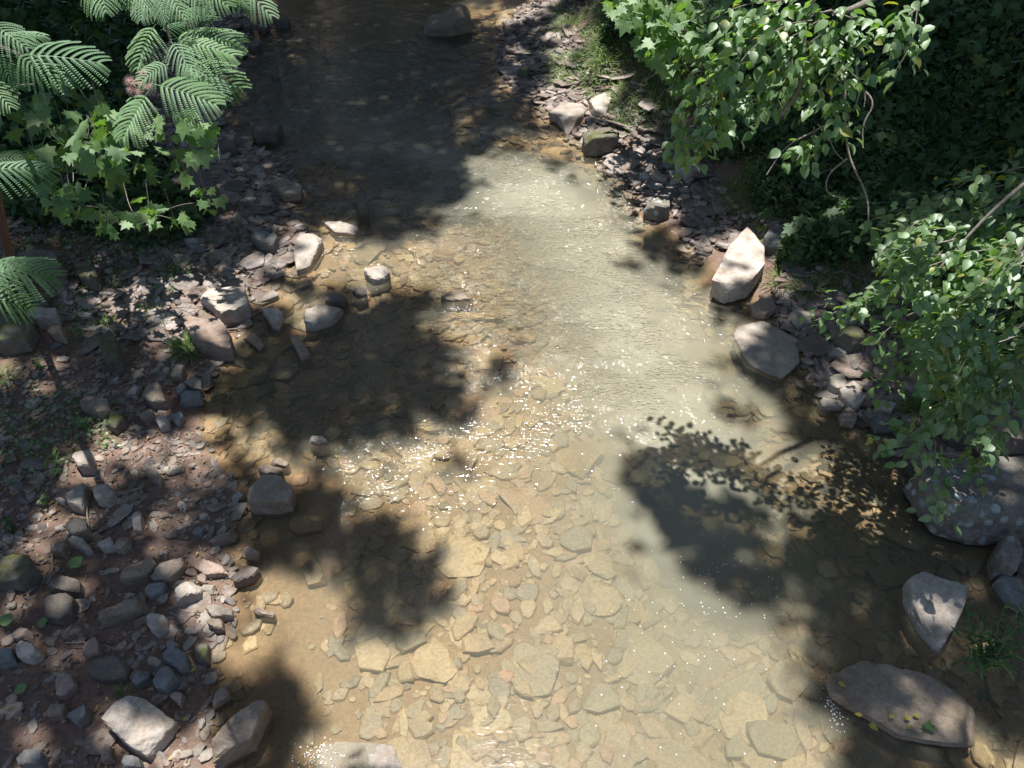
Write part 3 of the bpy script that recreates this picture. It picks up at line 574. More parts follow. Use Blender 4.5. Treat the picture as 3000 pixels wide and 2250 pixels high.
for i, (o_, h, mt, sunk, cat, lab) in enumerate(HR):
    px = [tuple(float(a) for a in s.split(',')) for s in o_.split()]
    cx, cy = np.mean([p[0] for p in px]), np.mean([p[1] for p in px])
    g = G(cx, cy, h*0.5) if not sunk else U(cx, cy, sunk)
    zt = (max(Tz(g[0], g[1]), 0 if h > .05 and not sunk else -9)+h*0.55) if not sunk else sunk
    P = np.array([U(a, b, zt) for a, b in px]); c = P[:, :2].mean(0); O = P[:, :2]-c
    if i == 0: O[:, 1] *= 0.75
    gz = Tz(c[0], c[1]); base = max(gz, -0.25)
    top = sunk+h*0.5 if sunk else max(gz, -0.02 if gz < 0 else gz)+h
    mid = (top+base-0.05)/2 if top > base else base; half = max(top-mid, 0.035)
    if sunk: half = min(half, .05); mid = top-half
    if sunk and mt == 'bed': half = min(half, 0.034); mid = min(top, gz+.062)-half
    big = cat == 'boulder' or h > .2
    rr = np.random.default_rng(900+i)
    V, F = rockmesh('rock', 300+i, 5 if (big or cat == 'slab') else 4, outline=O, h=half, tilt=tuple(rr.uniform(-.2, .2, 2)*min(1, .3/float(np.abs(O).max()))) if not sunk else tuple(rr.uniform(-.03, .03, 2)), rough=0.04 if cat == 'slab' else 0.07, p=40, strata=0.035 if mt in ('tan', 'shale', 'dark', 'slate', 'lichen') else 0.008)
    if i == 0: V[:, 2] *= np.where(V[:, 2] > 0, 0.5+0.75*np.exp(-((V[:, 0]-0.32)/0.26)**2), 1)
    add({'boulder': 'boulder', 'rock': 'rock', 'slab': 'sunken_slab'}[cat], mesh_np('rock', V, F, rnd=np.full(len(V), float(rr.random())), smooth=False), M[mt], loc=(c[0], c[1], mid), label=lab, cat={'slab': 'stone slab'}.get(cat, cat))
    HERO_FOOT.append((c[0], c[1], float(np.hypot(O[:, 0], O[:, 1]).mean())))
HF = np.array(HERO_FOOT)
def clear(x, y, k=0.85):
    ok = np.ones(len(x), bool)
    for hx, hy, hr in HF: ok &= (x-hx)**2+(y-hy)**2 > (hr*k)**2
    return ok
def scatter(n, cond, y0=1.6, y1=17.6, tries=6):
    """n random ground points in view that satisfy cond(x, y)"""
    X = []; Y = []; got = 0
    while got < n and tries:
        m = n*6; y = rng.uniform(y0, y1, m); x = rng.uniform(-13, 13, m)
        ok, _, _ = sees(x, y, T(x, y)); x, y = x[ok], y[ok]; ok = cond(x, y); x, y = x[ok], y[ok]
        X.append(x); Y.append(y); got += len(x); tries -= 1
    return np.concatenate(X)[:n], np.concatenate(Y)[:n]
def heap(n_big, n_small, cond, size_big, size_small, mat, lift, parent, nm='stone', tilt=0.25, amul=None):
    """loose stones lying on a surface: the biggest as single parts, the small ones joined"""
    x, y = scatter(n_big, cond); keep = clear(x, y, 0.9); x, y = x[keep], y[keep]
    meshes = stone_mesh_set(mat, nm); s = rng.uniform(*size_big, len(x))
    z = T(x, y)+s*lift*rng.uniform(0.2, 1.4, len(x))
    for i in range(len(x)):
        o = bpy.data.objects.new(nm, meshes[int(rng.integers(14))]); C.objects.link(o); o.parent = parent
        o.location = (x[i], y[i], z[i]); k = s[i]; o.scale = (k, k*rng.uniform(.75, 1.1), k*rng.uniform(.5, .95)*(amul or 1))
        o.rotation_euler = (rng.normal(0, tilt*.6), rng.normal(0, tilt*.6), rng.uniform(0, 6.28))
    x, y = scatter(n_small, cond); keep = clear(x, y, 0.9); x, y = x[keep], y[keep]; n = len(x)
    s = size_small[0]+(size_small[1]-size_small[0])*rng.random(n)**2.2
    P = np.stack([x, y, T(x, y)+s*lift*rng.uniform(0.0, 2.2, n)], 1)
    Mx = rotz(rng.uniform(0, 6.28, n), np.abs(rng.normal(0, tilt, n)), rng.uniform(0, 6.28, n))
    V, F, r = tile(FL, P, Mx, np.stack([s, s*rng.uniform(.6, 1, n), s*rng.uniform(.7, 1.5, n)], 1))
    o = add('loose_stone', mesh_np('loose_stone', V, F, rnd=r), M[mat], parent=parent, kind='stuff')
    return o
bedc = lambda x, y: (x > Lx(y)+0.05) & (x < Rx(y)-0.05)
def bed_dense(x, y):
    e = np.minimum(x-Lx(y), Rx(y)-x); a = n2(x, y, 0.9, 21)
    left_sand = np.exp(-((x-(Lx(y)+0.5))/0.6)**2)*(y < 5.0)
    return bedc(x, y) & (rng.random(len(x)) > 0.15+0.85*left_sand*(a > 0.35)) & (e > 0.0)
heap(300, 15000, bed_dense, (0.08, 0.20), (0.02, 0.11), 'bed', 0.08, terr, 'stone', 0.11, .8)
def leftc(x, y):
    l = Lx(y)-x; a = n2(x, y, 1.6, 5)
    return (l > -0.05) & (l < 7) & (rng.random(len(x)) < np.clip((a-0.28)*4.5, 0.14, 1))
heap(300, 17000, leftc, (0.04, 0.085), (0.009, 0.055), 'rubble', 0.15, terr, 'stone', 0.3, .8)
def leftfar(x, y):
    l = Lx(y)-x; return (l > -0.15) & (l < 2.2) & (y > 6.6)
heap(260, 6000, leftfar, (0.06, 0.15), (0.02, 0.09), 'shale', 0.22, terr, 'stone', 0.22, .6)
def rightc(x, y):
    r = x-Rx(y); return (r > -0.2) & (r < 1.0+0.7*n2(x, y, 1.0, 8)) & (y > 2.6)
heap(300, 9000, rightc, (0.06, 0.16), (0.02, 0.09), 'shale', 0.30, terr, 'stone', 0.28, .55)
# ---------------------------------------------------------------- shade map: how shaded each patch of ground is, used to shape the canopy
SH = '''9x10 8x6 6 5 1x2 2 4 5 9x17
9x10 8x4 8x4 7x2 4 3 3 4 9x16
9x9 8x8 8x2 6 5 3 2 2 9x16
9x9 8x8 6 4 4 6 3 2 3 9x16
9x8 8x9 6 5 6 8 2 2 3 3 5 9x14
9x9 8x8 7 6 6 4 4 4 7 5 4 9x14
9x9 8x6 6 8 7 3 2 0 0 3 7 7 8 9x14
9x10 8x5 7 7 7 3 0x3 0 1 5 8 9x14
9x10 8x5 8 5 2 0x5 0 1 6 8 7 9x12
7x5 8x5 7 3 2 3 1 0x10 2 5 4 1 1 8x10
8x5 8x3 6 5 4 1 0x2 0 0x10 1 3 3 1 1 2x2 5 8x7
7x4 3 2x2 1 1 4 4 3 3 4 5 5 4 3 1 0x7 0 1 2 2 3 6x2 8x7
7x3 5 4 2 3 2 2 5 6 3 2 5 6 6 5 3 1 0x8 1 5 6 5 3 5 8x7
6x3 7x2 5 3 3 5 7x3 5 4 6 8 6 6 4 1 0x8 1 4 7 7 5 5 8x6
6x4 7 5 4 7 8x4 6 6 7 9 6 6 6 4 0x7 1 2 3 6 6 4 3 8x6
6x3 8x2 6 4 5 8 9x3 8 7 8 9 7 7 6 5 0x6 1 1 2 2 4 5 2 3 7x6
5 6x2 7x2 7 6 5 3 5 8x2 8 6 7 5 2 1 0x7 5 4 3 5 3 3 2 4 4 7 8x5
6x3 5 3 3 3 4 4 4 5 4 3 3 3 4 3 1 0x7 7 6 5 5 4 4 3 4 6 8x6
7x2 4 3 2 3 4 5 5 4 3 2 1 0 1 2 1 0x8 7 6 7 5 4 3 2 4 7 5 5x5
8x2 5 3 3 5 7 6 5 4 4 4 4 3 4 3 1 0x8 6 7 8 6 5 2 3 5 8 5 5x5
8 7 4 4 4 7 7 7 5 4 5 6 6 7 7 5 2 0x8 3 7 8 7 5 4 3 6 8 7 6x5
7 6 4 4 6 8 6 5 3 3 5 6 5 7 8 6 4 0x8 1 3 8 8 6 5 5 6 8 9 8x5
6 7 7 6 4 5 6 4 3 1 2 3 5 7 7 6 6 1 0x8 2 7 8 6 4 5 6 8 8 6 8x4
6 7 8 6 6 4 5 4 2 1 1 1 3 5 7 6 5 1 0x8 0 2 6 4 3 5 6 8 5 2 4 9x3
7 5 6 7 6 5 5 4 2 1 1 0 2 3 5 3 1 0x10 0 0 1 2 3 6 5 7 5 1 4 9x2
6 5 3 5 7 7 7 6 4 5 2 0 0 0 1 1 0x12 0 1 3 3 6 7 6 8 5 8x3
6 5 4 7 5 7 8 5 5 6 4 3 2 1 0x14 0 0 2 6 8 8 8 8 7 7x3
7 6 6 6 5 4 7 6 7 6 7 8 6 3 1 0x14 0 0 3 7 8 8 6 5 7 7x2
6 5 7 7 3 4 4 3 4 5 8 8 8 6 2 0x14 0 0 2 4 5 5 3 2 2 5x2
5 5 6 6 5 5 3 2 3 4 7 7 5 2 0x15 0 0 1 4 6 6 5 4 5 4x2'''
rows = []
for ln in SH.split('\n'):
    r = []
    for tk in ln.split():
        a, _, b = tk.partition('x'); r += [int(a)]*(int(b) if b else 1)
    assert len(r) == 40, (len(rows), len(r)); rows.append(r)
SHG = np.array(rows, float)/9.0
def shade(x, y):
    """shade wanted at ground point (x, y): the shade map in view, mostly full shade elsewhere"""
    ok, px, py = sees(x, y, 0.0, 0); qx = px; px = px+(n2(x, y, 1.7, 55, 2)-.5)*200; py = py+(n2(x, y, 1.7, 56, 2)-.5)*120; gx = np.clip(px/75-0.5, 0, 38.999); gy = np.clip(py/75-0.5, 0, 28.999)
    i = gy.astype(int); j = gx.astype(int); fy = gy-i; fx = gx-j
    v = (SHG[i, j]*(1-fx)+SHG[i, j+1]*fx)*(1-fy)+(SHG[i+1, j]*(1-fx)+SHG[i+1, j+1]*fx)*fy
    v = v*np.where(qx < 700, .97, 1.0)
    out = np.clip(np.maximum.reduce([-px/500, (px-3000)/500, -py/60]), 0, 1)
    out = np.where(py > 2250, 0.0, out)
    return v*(1-out)+np.where(qx > 3000, .80, 0.9)*out
# sunlit foliage: points through which the sun must reach
LIT = [(D(560, 200, 3.6), .45), (D(520, 330, 3.4), .3), (D(130, 190, 3.4), .35), (D(270, 430, 9.8), .36), (D(600, 390, 9.8), .32), (D(440, 615, 9.3), .25), (D(215, 535, 9.7), .25),
       (D(2250, 130, 6.6), .55), (D(2400, 120, 6.6), .5), (D(2120, 220, 6.8), .5), (D(2300, 300, 6.6), .35), (D(2450, 230, 6.6), .3), (D(2060, 400, 7.3), .4), (D(2660, 120, 6.6), .22), (D(2350, 450, 6.8), .2),
       (D(1900, 60, 11.5), .8), (D(1700, 90, 14), .8), (D(1800, 180, 12.5), .7), (D(1900, 250, 11), .6), (D(2560, 700, 7.3), .3), (D(2600, 860, 7.3), .35), (D(2700, 950, 7.3), .3), (D(2720, 800, 7.3), .3), (D(2850, 760, 7.3), .3), (D(2870, 1000, 7.3), .25), (D(2700, 1150, 7.3), .2), (D(2950, 900, 7.3), .2), (D(40, 560, 4.2), .15)]
def ground_hit(P):
    t = P[:, 2]/SUN[2]; return P[:, 0]-SUN[0]*t, P[:, 1]-SUN[1]*t
def keep_leaf(P):
    x, y = ground_hit(P); s = shade(x, y); a = .55*n2(x, y, 2.2, 40, 2)+.45*n2(x, y, 6.0, 41, 2); a = np.clip((a-0.5)*2.3+0.5, 0, 1)
    s = np.clip(s**1.08*1.03, 0, 1); s = np.where((s > .72) & (y > 8.5), 1.0, s); k = (a < s*1.06) | (rng.random(len(x)) < s*0.05)
    for c, r in LIT:
        d = P-c[None]; t = d@SUN; q = d-t[:, None]*SUN[None]; k &= ~((np.linalg.norm(q, axis=1) < r) & (t > 0))
    return k
LEAF2 = [(np.array([[0, 0, 0], [-.3, .45, .05], [0, 1, -.05], [.3, .45, .05], [0, .5, -.03]]), np.array([[0, 4, 1], [4, 2, 1], [0, 3, 4], [4, 3, 2]]))]
def rand_dirs(n, up=0.0):
    d = rng.normal(0, 1, (n, 3)); d[:, 2] = d[:, 2]*0.7+up; return norm(d)
def leaf_cloud(P, size, tpl, up=0.6):
    n = len(P); y = norm(np.c_[rng.normal(0, 1, (n, 2)), rng.normal(-.35, .4, n)]); z = norm(np.c_[rng.normal(0, .55, (n, 2)), np.full(n, up)])
    return tile(tpl, P, frames(y, z), rng.uniform(size[0], size[1], n))
# overhanging canopy, 8 to 13 m above the creek: out of view, leaves placed so their shadows fall on the mapped shade
nP = 330000
gx_ = rng.uniform(-13, 14, nP); gy_ = rng.uniform(-1.0, 22, nP)
hh_ = 11+7*n2(gx_, gy_, 0.30, 60, 2)+rng.normal(0, .5, nP); tt = hh_/SUN[2]
CP = np.stack([gx_+SUN[0]*tt, gy_+SUN[1]*tt, hh_], 1)
CP = CP[keep_leaf(CP)]
TREES = [((-10.5, 12.5), 'tall shade tree on the left bank whose crown reaches over the lower shallows'),
         ((-9.0, 21.0), 'tall shade tree on the left bank upstream, beyond the dark pool'),
         ((11.5, 20.5), 'tall shade tree on the right bank upstream, above the thicket'),
         ((14.5, 11.5), 'tall shade tree on top of the right slope behind the leafy shrub')]
tc = np.array([t[0] for t in TREES]); own = np.argmin(((CP[:, None, :2]-tc[None])**2).sum(-1), 1)
for i, (c, lab) in enumerate(TREES):
    P = CP[own == i]; bz = Tz(*c); t_ = add('shade_tree', None, loc=(c[0], c[1], bz), label=lab, cat='tree')
    o3 = np.array([c[0], c[1], bz]); V, F, r = leaf_cloud(P, (.15, .27), LEAF2)
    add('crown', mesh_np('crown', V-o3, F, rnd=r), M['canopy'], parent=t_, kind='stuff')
    V, F = tube([(0, 0, -.4), (.1, .1, 3), (-.1, .2, 7), (.1, 0, 12.5)], .30, .10, 10, .1)
    add('trunk', mesh_np('trunk', V, F, smooth=True), M['bark'], parent=t_)
    pick = P[rng.integers(0, len(P), 11)]
    for q in pick:
        s0 = np.array([0, 0, rng.uniform(5.5, 9)]); e = q-o3; e = e*min(1, 8.5/np.linalg.norm(e[:2])); m = (s0+e)/2+np.array([0, 0, .8])
        V, F = tube([s0, m, e], .10, .02, 6)
        add('branch', mesh_np('branch', V, F, smooth=True), M['bark'], parent=t_)
# forest upstream and on both sides, seen only mirrored in the water
FT = [(-13, 27, 'far upstream tree on the left, mirrored in the dark pool'), (-6, 30, 'far upstream tree left of the creek line'), (1.5, 36, 'far upstream tree closing the view along the creek'), (8, 30, 'far upstream tree right of the creek line'),
      (15, 26, 'far upstream tree on the right above the thicket'), (-16, 17, 'tree standing back on the left bank'), (19, 17, 'tree standing back on the right slope'), (-12, 40, 'distant tree upstream behind the far left one'), (-3, 40, 'distant tree upstream just left of the creek line'), (6, 40, 'distant tree upstream just right of the creek line'), (15, 40, 'distant tree upstream behind the far right one'), (-4, 46, 'distant tall tree upstream on the left'), (9, 46, 'distant tall tree upstream on the right')]
for i, (x, y, lab) in enumerate(FT):
    bz = Tz(x, y); hgt = 8.5+2.5*((i*7) % 5)/5+(3 if y > 40 else 0); t_ = add('forest_tree', None, loc=(x, y, bz), label=lab, cat='tree', group='forest trees upstream')
    n = 9000; d = rand_dirs(n); rr = rng.random(n)**.4; P = d*rr[:, None]*np.array([4.6, 4.0, hgt*.52])+np.array([0, 0, hgt*.50])
    k = fbm(P*0.55+i*9, 2) > 0.43; P = P[k]; W = P+np.array([x, y, bz])
    hx, hy = ground_hit(W); kk = (keep_leaf(W) | (hy > 18)) & (P[:, 2] > .3); P = P[kk]
    V, F, r = leaf_cloud(P, (.45, .85), LEAF2)
    add('crown', mesh_np('crown', V, F, rnd=r), M['canopy'], parent=t_, kind='stuff')
    V, F = tube([(0, 0, -.4), (.2, .1, hgt*.4), (0, .2, hgt*.9)], .28, .06, 8, .1); add('trunk', mesh_np('trunk', V, F, smooth=True), M['bark'], parent=t_)

# ---------------------------------------------------------------- leaves and plants in view
def ovate(w=.30, seed=0):
    r = np.random.default_rng(seed); c = r.uniform(.06, .14)
    V = np.array([[0, 0, 0], [0, .33, -.02], [0, .68, -.05-c*.3], [r.uniform(-.04, .04), 1, -.14-c], [-w*.8, .18, .05], [-w, .42, .06], [-w*.62, .75, 0], [w*.8, .18, .05], [w, .42, .06], [w*.62, .75, 0]])
    F = np.array([[0, 1, 4], [4, 1, 5], [1, 2, 5], [5, 2, 6], [2, 3, 6], [0, 7, 1], [7, 8, 1], [1, 8, 2], [8, 9, 2], [9, 3, 2]]); return V, F
def lobed(seed=0):
    r = np.random.default_rng(seed); V = [[0, .30, -.02]]
    pts = [(0, 0), (.18, .02), (.42, -.10), (.40, .12), (.74, .22), (.47, .40), (.52, .68), (.24, .62), (0, 1.08), (-.24, .62), (-.52, .68), (-.47, .40), (-.74, .22), (-.40, .12), (-.42, -.10), (-.18, .02)]
    for x, y in pts: V.append([x*r.uniform(.93, 1.07), y, -.22*(x*x+(y-.3)**2)+r.uniform(-.04, .04)+.05*abs(x)])
    n = len(pts); F = [[0, 1+i, 1+(i+1) % n] for i in range(n)]; return np.array(V), np.array(F)[:, ::-1]
def blade(n=4, w=.035, bend=.7, L=1.0):
    V = []; F = []
    for k in range(n+1):
        t = k/n; y = L*sin(t*bend)/max(bend, .01)*1.0; z = L*(1-cos(t*bend))/max(bend, .01)*-1.0
        ww = w*(1-t**1.6)+.001; V += [[-ww, y, z], [ww, y, z]]
    for k in range(n): a = 2*k; F += [[a, a+1, a+3], [a, a+3, a+2]]
    return np.array(V), np.array(F)
ELM = [ovate(.30+.02*k, k) for k in range(5)]; SYC = [lobed(k) for k in range(4)]
ME = {}
def leaf_meshes(key, tpls, mat):
    if key not in ME:
        ME[key] = []
        for V, F in tpls:
            me = mesh_np('leaf', V, F, rnd=np.zeros(len(V)), smooth=True); me.materials.append(M[mat]); ME[key].append(me)
    return ME[key]
def q2e(Mx): return Matrix(Mx.tolist()).to_euler()
def put_leaves(parent, org, P, Mx, S, key, tpls, mat, cap=300):
    """the largest leaves one by one, the rest joined as one part"""
    n = len(P); dist = np.linalg.norm(P-np.array([0, 0, CAM_H]), axis=1); order = np.argsort(-(S/dist)); mm = leaf_meshes(key, tpls, mat)
    for i in order[:cap]:
        o = bpy.data.objects.new('leaf', mm[int(rng.integers(len(mm)))]); C.objects.link(o); o.parent = parent
        o.location = P[i]-org; o.rotation_euler = q2e(Mx[i]); o.scale = (S[i],)*3
    if n > cap:
        j = order[cap:]; V, F, r = tile(tpls, P[j]-org, Mx[j], S[j])
        add('foliage', mesh_np('foliage', V, F, rnd=r, smooth=True), M[mat], parent=parent, kind='stuff')
def spray(pts, nleaf, size, droop=.4, spread=.06, two=True):
    """leaves set alternately along a twig"""
    pts = np.asarray(pts, float); seg = np.linalg.norm(np.diff(pts, axis=0), axis=1); L = np.r_[0, np.cumsum(seg)]
    t = np.linspace(.08, 1, nleaf)*L[-1]; P = np.stack([np.interp(t, L, pts[:, k]) for k in range(3)], 1); d = norm(np.gradient(P, axis=0))
    up = np.array([0, 0, 1.0]); side = norm(np.cross(d, up)+1e-4); sg = np.where(np.arange(nleaf) % 2 == 0, 1, -1)[:, None]
    y = norm(d*.55+side*sg*rng.uniform(.5, 1.1, (nleaf, 1))+np.array([0, 0, -droop])*rng.uniform(.3, 1.4, (nleaf, 1))+rng.normal(0, .15, (nleaf, 3)))
    z = norm(up+rng.normal(0, .42, (nleaf, 3)))
    return P+y*spread*.15+rng.normal(0, spread*.3, (nleaf, 3)), frames(y, z), size*rng.uniform(.6, 1.2, nleaf)
def px_line(pts, dist, d2=None):
    d2 = dist if d2 is None else d2; k = len(pts); return np.array([D(a, b, dist+(d2-dist)*i/max(1, k-1)) for i, (a, b) in enumerate(pts)])

# -- hanging tree branch, upper right
org = np.array([9.5, 13.0, Tz(9.5, 13.0)])
elm = add('elm_tree', None, loc=org, label='tree leaning in from the right, with sunlit leaves and bare twigs hanging upper right', cat='tree')
V, F = tube([(0, 0, -.3), (-.3, -.6, 3.0), (-.7, -1.6, 5.5), (-1.4, -3, 7.6)], .22, .09, 10, .1); add('trunk', mesh_np('trunk', V, F, smooth=True), M['bark'], parent=elm)
hub = D(2590, -20, 6.9); V, F = tube([org+np.array([-1.2, -2.6, 7.2]), (org+np.array([-1.2, -2.6, 7.2])+hub)/2+np.array([0, 0, .4]), hub, D(2500, 28, 6.6), D(2440, 40, 6.5)], .05, .014, 7)
add('branch', mesh_np('branch', V-org, F, smooth=True), M['bark'], parent=elm)
SP = [[(2450, 30), (2250, 60), (2130, 95), (2045, 150)], [(2400, 60), (2250, 150), (2110, 200), (2060, 250), (2048, 290)], [(2420, 90), (2300, 180), (2180, 260), (2110, 330), (2095, 410)],
      [(2420, 100), (2330, 220), (2260, 290), (2220, 345)], [(2440, 60), (2400, 160), (2350, 250), (2310, 315)], [(2450, 60), (2440, 150), (2480, 200), (2515, 232)], [(2440, 150), (2400, 240), (2412, 305)],
      [(2460, 40), (2520, 62), (2545, 72)], [(2460, 200), (2470, 300), (2490, 350), (2485, 400)], [(2690, 0), (2680, 90), (2660, 150), (2622, 210)], [(2680, 30), (2630, 70), (2600, 112)], [(2385, 370), (2390, 430), (2370, 480)], [(2385, 420), (2350, 440), (2335, 470)],
      [(2110, 270), (2030, 330), (2010, 400), (2060, 450)], [(2120, 200), (2130, 310), (2108, 420)], [(2350, -20), (2250, 30), (2160, 60)], [(2300, 0), (2180, 10), (2080, 60)], [(2240, 100), (2150, 130), (2090, 190)], [(2350, 160), (2260, 220), (2200, 300), (2180, 330)],
      [(2300, 80), (2330, 180), (2290, 250)], [(2450, 100), (2500, 130), (2535, 160)], [(2380, 60), (2300, 70), (2200, 140), (2150, 210)], [(2400, -10), (2330, 60), (2260, 90)], [(2010, 300), (1990, 370), (2000, 450), (2040, 470)], [(2060, 300), (2090, 350), (2085, 430)]]
AP = []; AM = []; AS = []
for k, s in enumerate(SP):
    dd = 6.5+rng.uniform(-.35, .35); L = px_line(s, 6.55, dd); ln = np.linalg.norm(np.diff(L, axis=0), axis=1).sum()
    P, Mx, S = spray(L, max(6, int(ln/.015)), .10, .3, .2); AP.append(P); AM.append(Mx); AS.append(S)
    V, F = tube(L, .006, .0025, 5); add('twig', mesh_np('twig', V-org, F, smooth=True), M['bark'], parent=elm)
put_leaves(elm, org, np.concatenate(AP), np.concatenate(AM), np.concatenate(AS), 'elm', ELM, 'elm')
BT = [([(2455, 200), (2434, 244), (2425, 316), (2434, 348), (2461, 389)], .010), ([(2500, 190), (2524, 244), (2565, 298), (2524, 375), (2533, 434)], .010), ([(2524, 244), (2497, 295), (2494, 335)], .008), ([(2468, 220), (2479, 393), (2484, 470), (2547, 570), (2538, 660)], .011),
      ([(2479, 470), (2425, 520), (2411, 565), (2452, 583)], .008), ([(2438, 357), (2370, 389), (2298, 434), (2249, 506)], .010), ([(2194, 362), (2244, 348), (2280, 307), (2330, 280)], .010), ([(2348, 60), (2348, 226), (2325, 294), (2280, 335)], .032), ([(2424, 390), (2440, 430), (2484, 470)], .006), ([(2440, 20), (2350, 60), (2240, 150)], .008), ([(2210, -10), (2205, 60), (2215, 95)], .006), ([(2090, 215), (2105, 240), (2110, 300)], .007), ([(2524, 244), (2536, 280), (2540, 308)], .007)]
for s, r in BT:
    L = px_line(s, 6.6); L = L+rng.normal(0, .012, L.shape); V, F = tube(L, r, r*.45, 6, .2); add('bare_twig', mesh_np('bare_twig', V-org, F, smooth=True), M['twig'], parent=elm)

# -- leafy shrub reaching in from the right edge
org = np.array([6.6, 5.6, Tz(6.6, 5.6)])
shr = add('leafy_shrub', None, loc=org, label='leafy green shrub reaching in from the right edge above the lichen boulder', cat='shrub')
QS = [[(3040, 480), (2850, 520), (2805, 550)], [(2950, 540), (2700, 600), (2600, 640), (2530, 690)], [(3040, 700), (2750, 760), (2600, 850), (2530, 880), (2385, 940)], [(2940, 830), (2700, 900), (2600, 960), (2560, 1015)],
      [(3000, 950), (2780, 990), (2640, 1060), (2605, 1110), (2582, 1152)], [(3040, 1050), (2900, 1080), (2800, 1160), (2740, 1230), (2640, 1290), (2562, 1292)], [(2760, 1220), (2720, 1280), (2662, 1362)], [(2860, 1150), (2880, 1250), (2865, 1400)], [(2740, 1290), (2740, 1400), (2782, 1470), (2760, 1515)],
      [(2800, 700), (2680, 730), (2570, 730)], [(2700, 780), (2620, 800), (2560, 860), (2520, 920)], [(3000, 600), (2880, 640), (2740, 690)], [(3040, 560), (2960, 590), (2840, 600)]]
for k in range(56):
    x0 = rng.uniform(2700, 3090); y0 = rng.uniform(520, 1180); y0 = max(y0, 700-(x0-2600)*.45); L_ = rng.uniform(90, 260); a = rng.uniform(2.2, 3.4)
    x1 = x0+cos(a)*L_; y1 = y0+abs(sin(a))*L_*.8+rng.uniform(10, 60)
    lim = 2610+max(0, y1-800)*.32
    if x1 < lim: x1 = lim+20
    QS.append([(x0, y0), ((x0+x1)/2, (y0+y1)/2-25), (x1, y1)])
AP = []; AM = []; AS = []
for k, s in enumerate(QS):
    dd = 7.3+rng.uniform(-.5, .6)+(.6 if s[0][1] < 700 else 0); L = px_line(s, dd, dd-rng.uniform(0, .4)); ln = np.linalg.norm(np.diff(L, axis=0), axis=1).sum()
    P, Mx, S = spray(L, max(6, int(ln/.015)), .095, .3, .2); AP.append(P); AM.append(Mx); AS.append(S)
    V, F = tube(L, .006, .002, 5); add('twig', mesh_np('twig', V-org, F, smooth=True), M['twig'], parent=shr)
for s in [[(3040, 600), (2960, 800), (2900, 960)], [(3050, 500), (2900, 620), (2740, 800)], [(3060, 900), (2930, 1010), (2790, 1180)]]:
    L = px_line(s, 7.5, 7.3); V, F = tube(L, .022, .008, 6); add('branch', mesh_np('branch', V-org, F, smooth=True), M['bark'], parent=shr)
L = np.array([org, org+np.array([-.3, 0, 1.3]), D(3050, 600, 7.5)]); V, F = tube(L, .05, .022, 8); add('stem', mesh_np('stem', V-org, F, smooth=True), M['bark'], parent=shr)
put_leaves(shr, org, np.concatenate(AP), np.concatenate(AM), np.concatenate(AS), 'elm', ELM, 'elm')

# -- sycamore saplings
def sapling(name, label, root, dist, clusters, nsize, cat='sapling', mat='syc', cap=300, spr=.20):
    org = np.array(root); t_ = add(name, None, loc=org, label=label, cat=cat); AP = []; AM = []; AS = []
    hb_ = D(np.mean([c[0] for c in clusters]), np.mean([c[1] for c in clusters])+40, dist+.5); V, F = tube([org+np.array([0, 0, -.1]), (org+hb_)/2+np.array([.1, .1, 0]), hb_], .02, .010, 6); add('stem', mesh_np('stem', V-org, F, smooth=True), M['bark'], parent=t_)
    for (cx, cy, rx, ry, n, dd) in clusters:
        a = rng.uniform(0, 2*pi, n); q = np.sqrt(rng.random(n)); P = np.array([D(cx+rx*q_*cos(a_), cy+ry*q_*sin(a_), dist+dd+rng.normal(0, spr)) for a_, q_ in zip(a, q)])
        c = D(cx, cy, dist+dd); out = P-c; y = norm(out*1.2+np.c_[rng.normal(0, .35, (n, 2)), rng.normal(-.55, .25, n)]); z = norm(np.c_[rng.normal(0, .4, n), rng.normal(-.25, .4, n), np.full(n, 1.0)])
        AP.append(P); AM.append(frames(y, z)); AS.append(nsize*rng.uniform(.55, 1.15, n))
        for k in range(max(1, n//14)):
            q0 = P[int(rng.integers(n))]; V, F = tube([c+np.array([0, .1, .3]), (c+q0)/2+rng.normal(0, .04, 3), q0], .006, .003, 5)
            add('twig', mesh_np('twig', V-org, F, smooth=True), M['bark'], parent=t_)
        V, F = tube([hb_, (hb_+c)/2+np.array([0, .08, .05]), c], .007, .004, 5); add('branch', mesh_np('branch', V-org, F, smooth=True), M['bark'], parent=t_)
    put_leaves(t_, org, np.concatenate(AP), np.concatenate(AM), np.concatenate(AS), 'syc' if mat == 'syc' else mat, SYC, mat, cap)
    return t_
g = G(150, 560)
sapling('sycamore_sapling', 'sycamore sapling with a sunlit bunch of pale lobed leaves on the left bank', g, 9.8,
        [(275, 425, 75, 70, 44, 0), (215, 540, 45, 20, 7, -.1), (290, 330, 30, 40, 10, .1), (180, 380, 90, 90, 24, .6), (110, 470, 90, 80, 18, .5), (330, 480, 70, 70, 10, .5), (60, 330, 60, 70, 12, .6), (190, 270, 90, 50, 14, .9)], .19)
g = G(520, 560)
sapling('sycamore_sapling', 'sycamore sapling with lobed leaves at the shaded left edge of the dark pool', g, 9.8,
        [(580, 360, 55, 30, 14, 0), (595, 430, 45, 35, 12, -.1), (500, 400, 80, 60, 14, .3), (440, 470, 60, 60, 10, .3), (550, 470, 50, 40, 6, .2), (400, 350, 70, 60, 10, .5)], .18)
g = G(420, 690)
sapling('sycamore_sapling', 'low sycamore seedling with a few bright lobed leaves above the left rubble', g, 9.3,
        [(445, 615, 30, 22, 7, 0), (320, 660, 35, 14, 6, 0), (380, 620, 70, 40, 16, .2), (200, 600, 90, 50, 26, .2), (600, 590, 40, 40, 10, .1), (500, 640, 60, 30, 12, .2)], .15)
g = G(1880, 230)
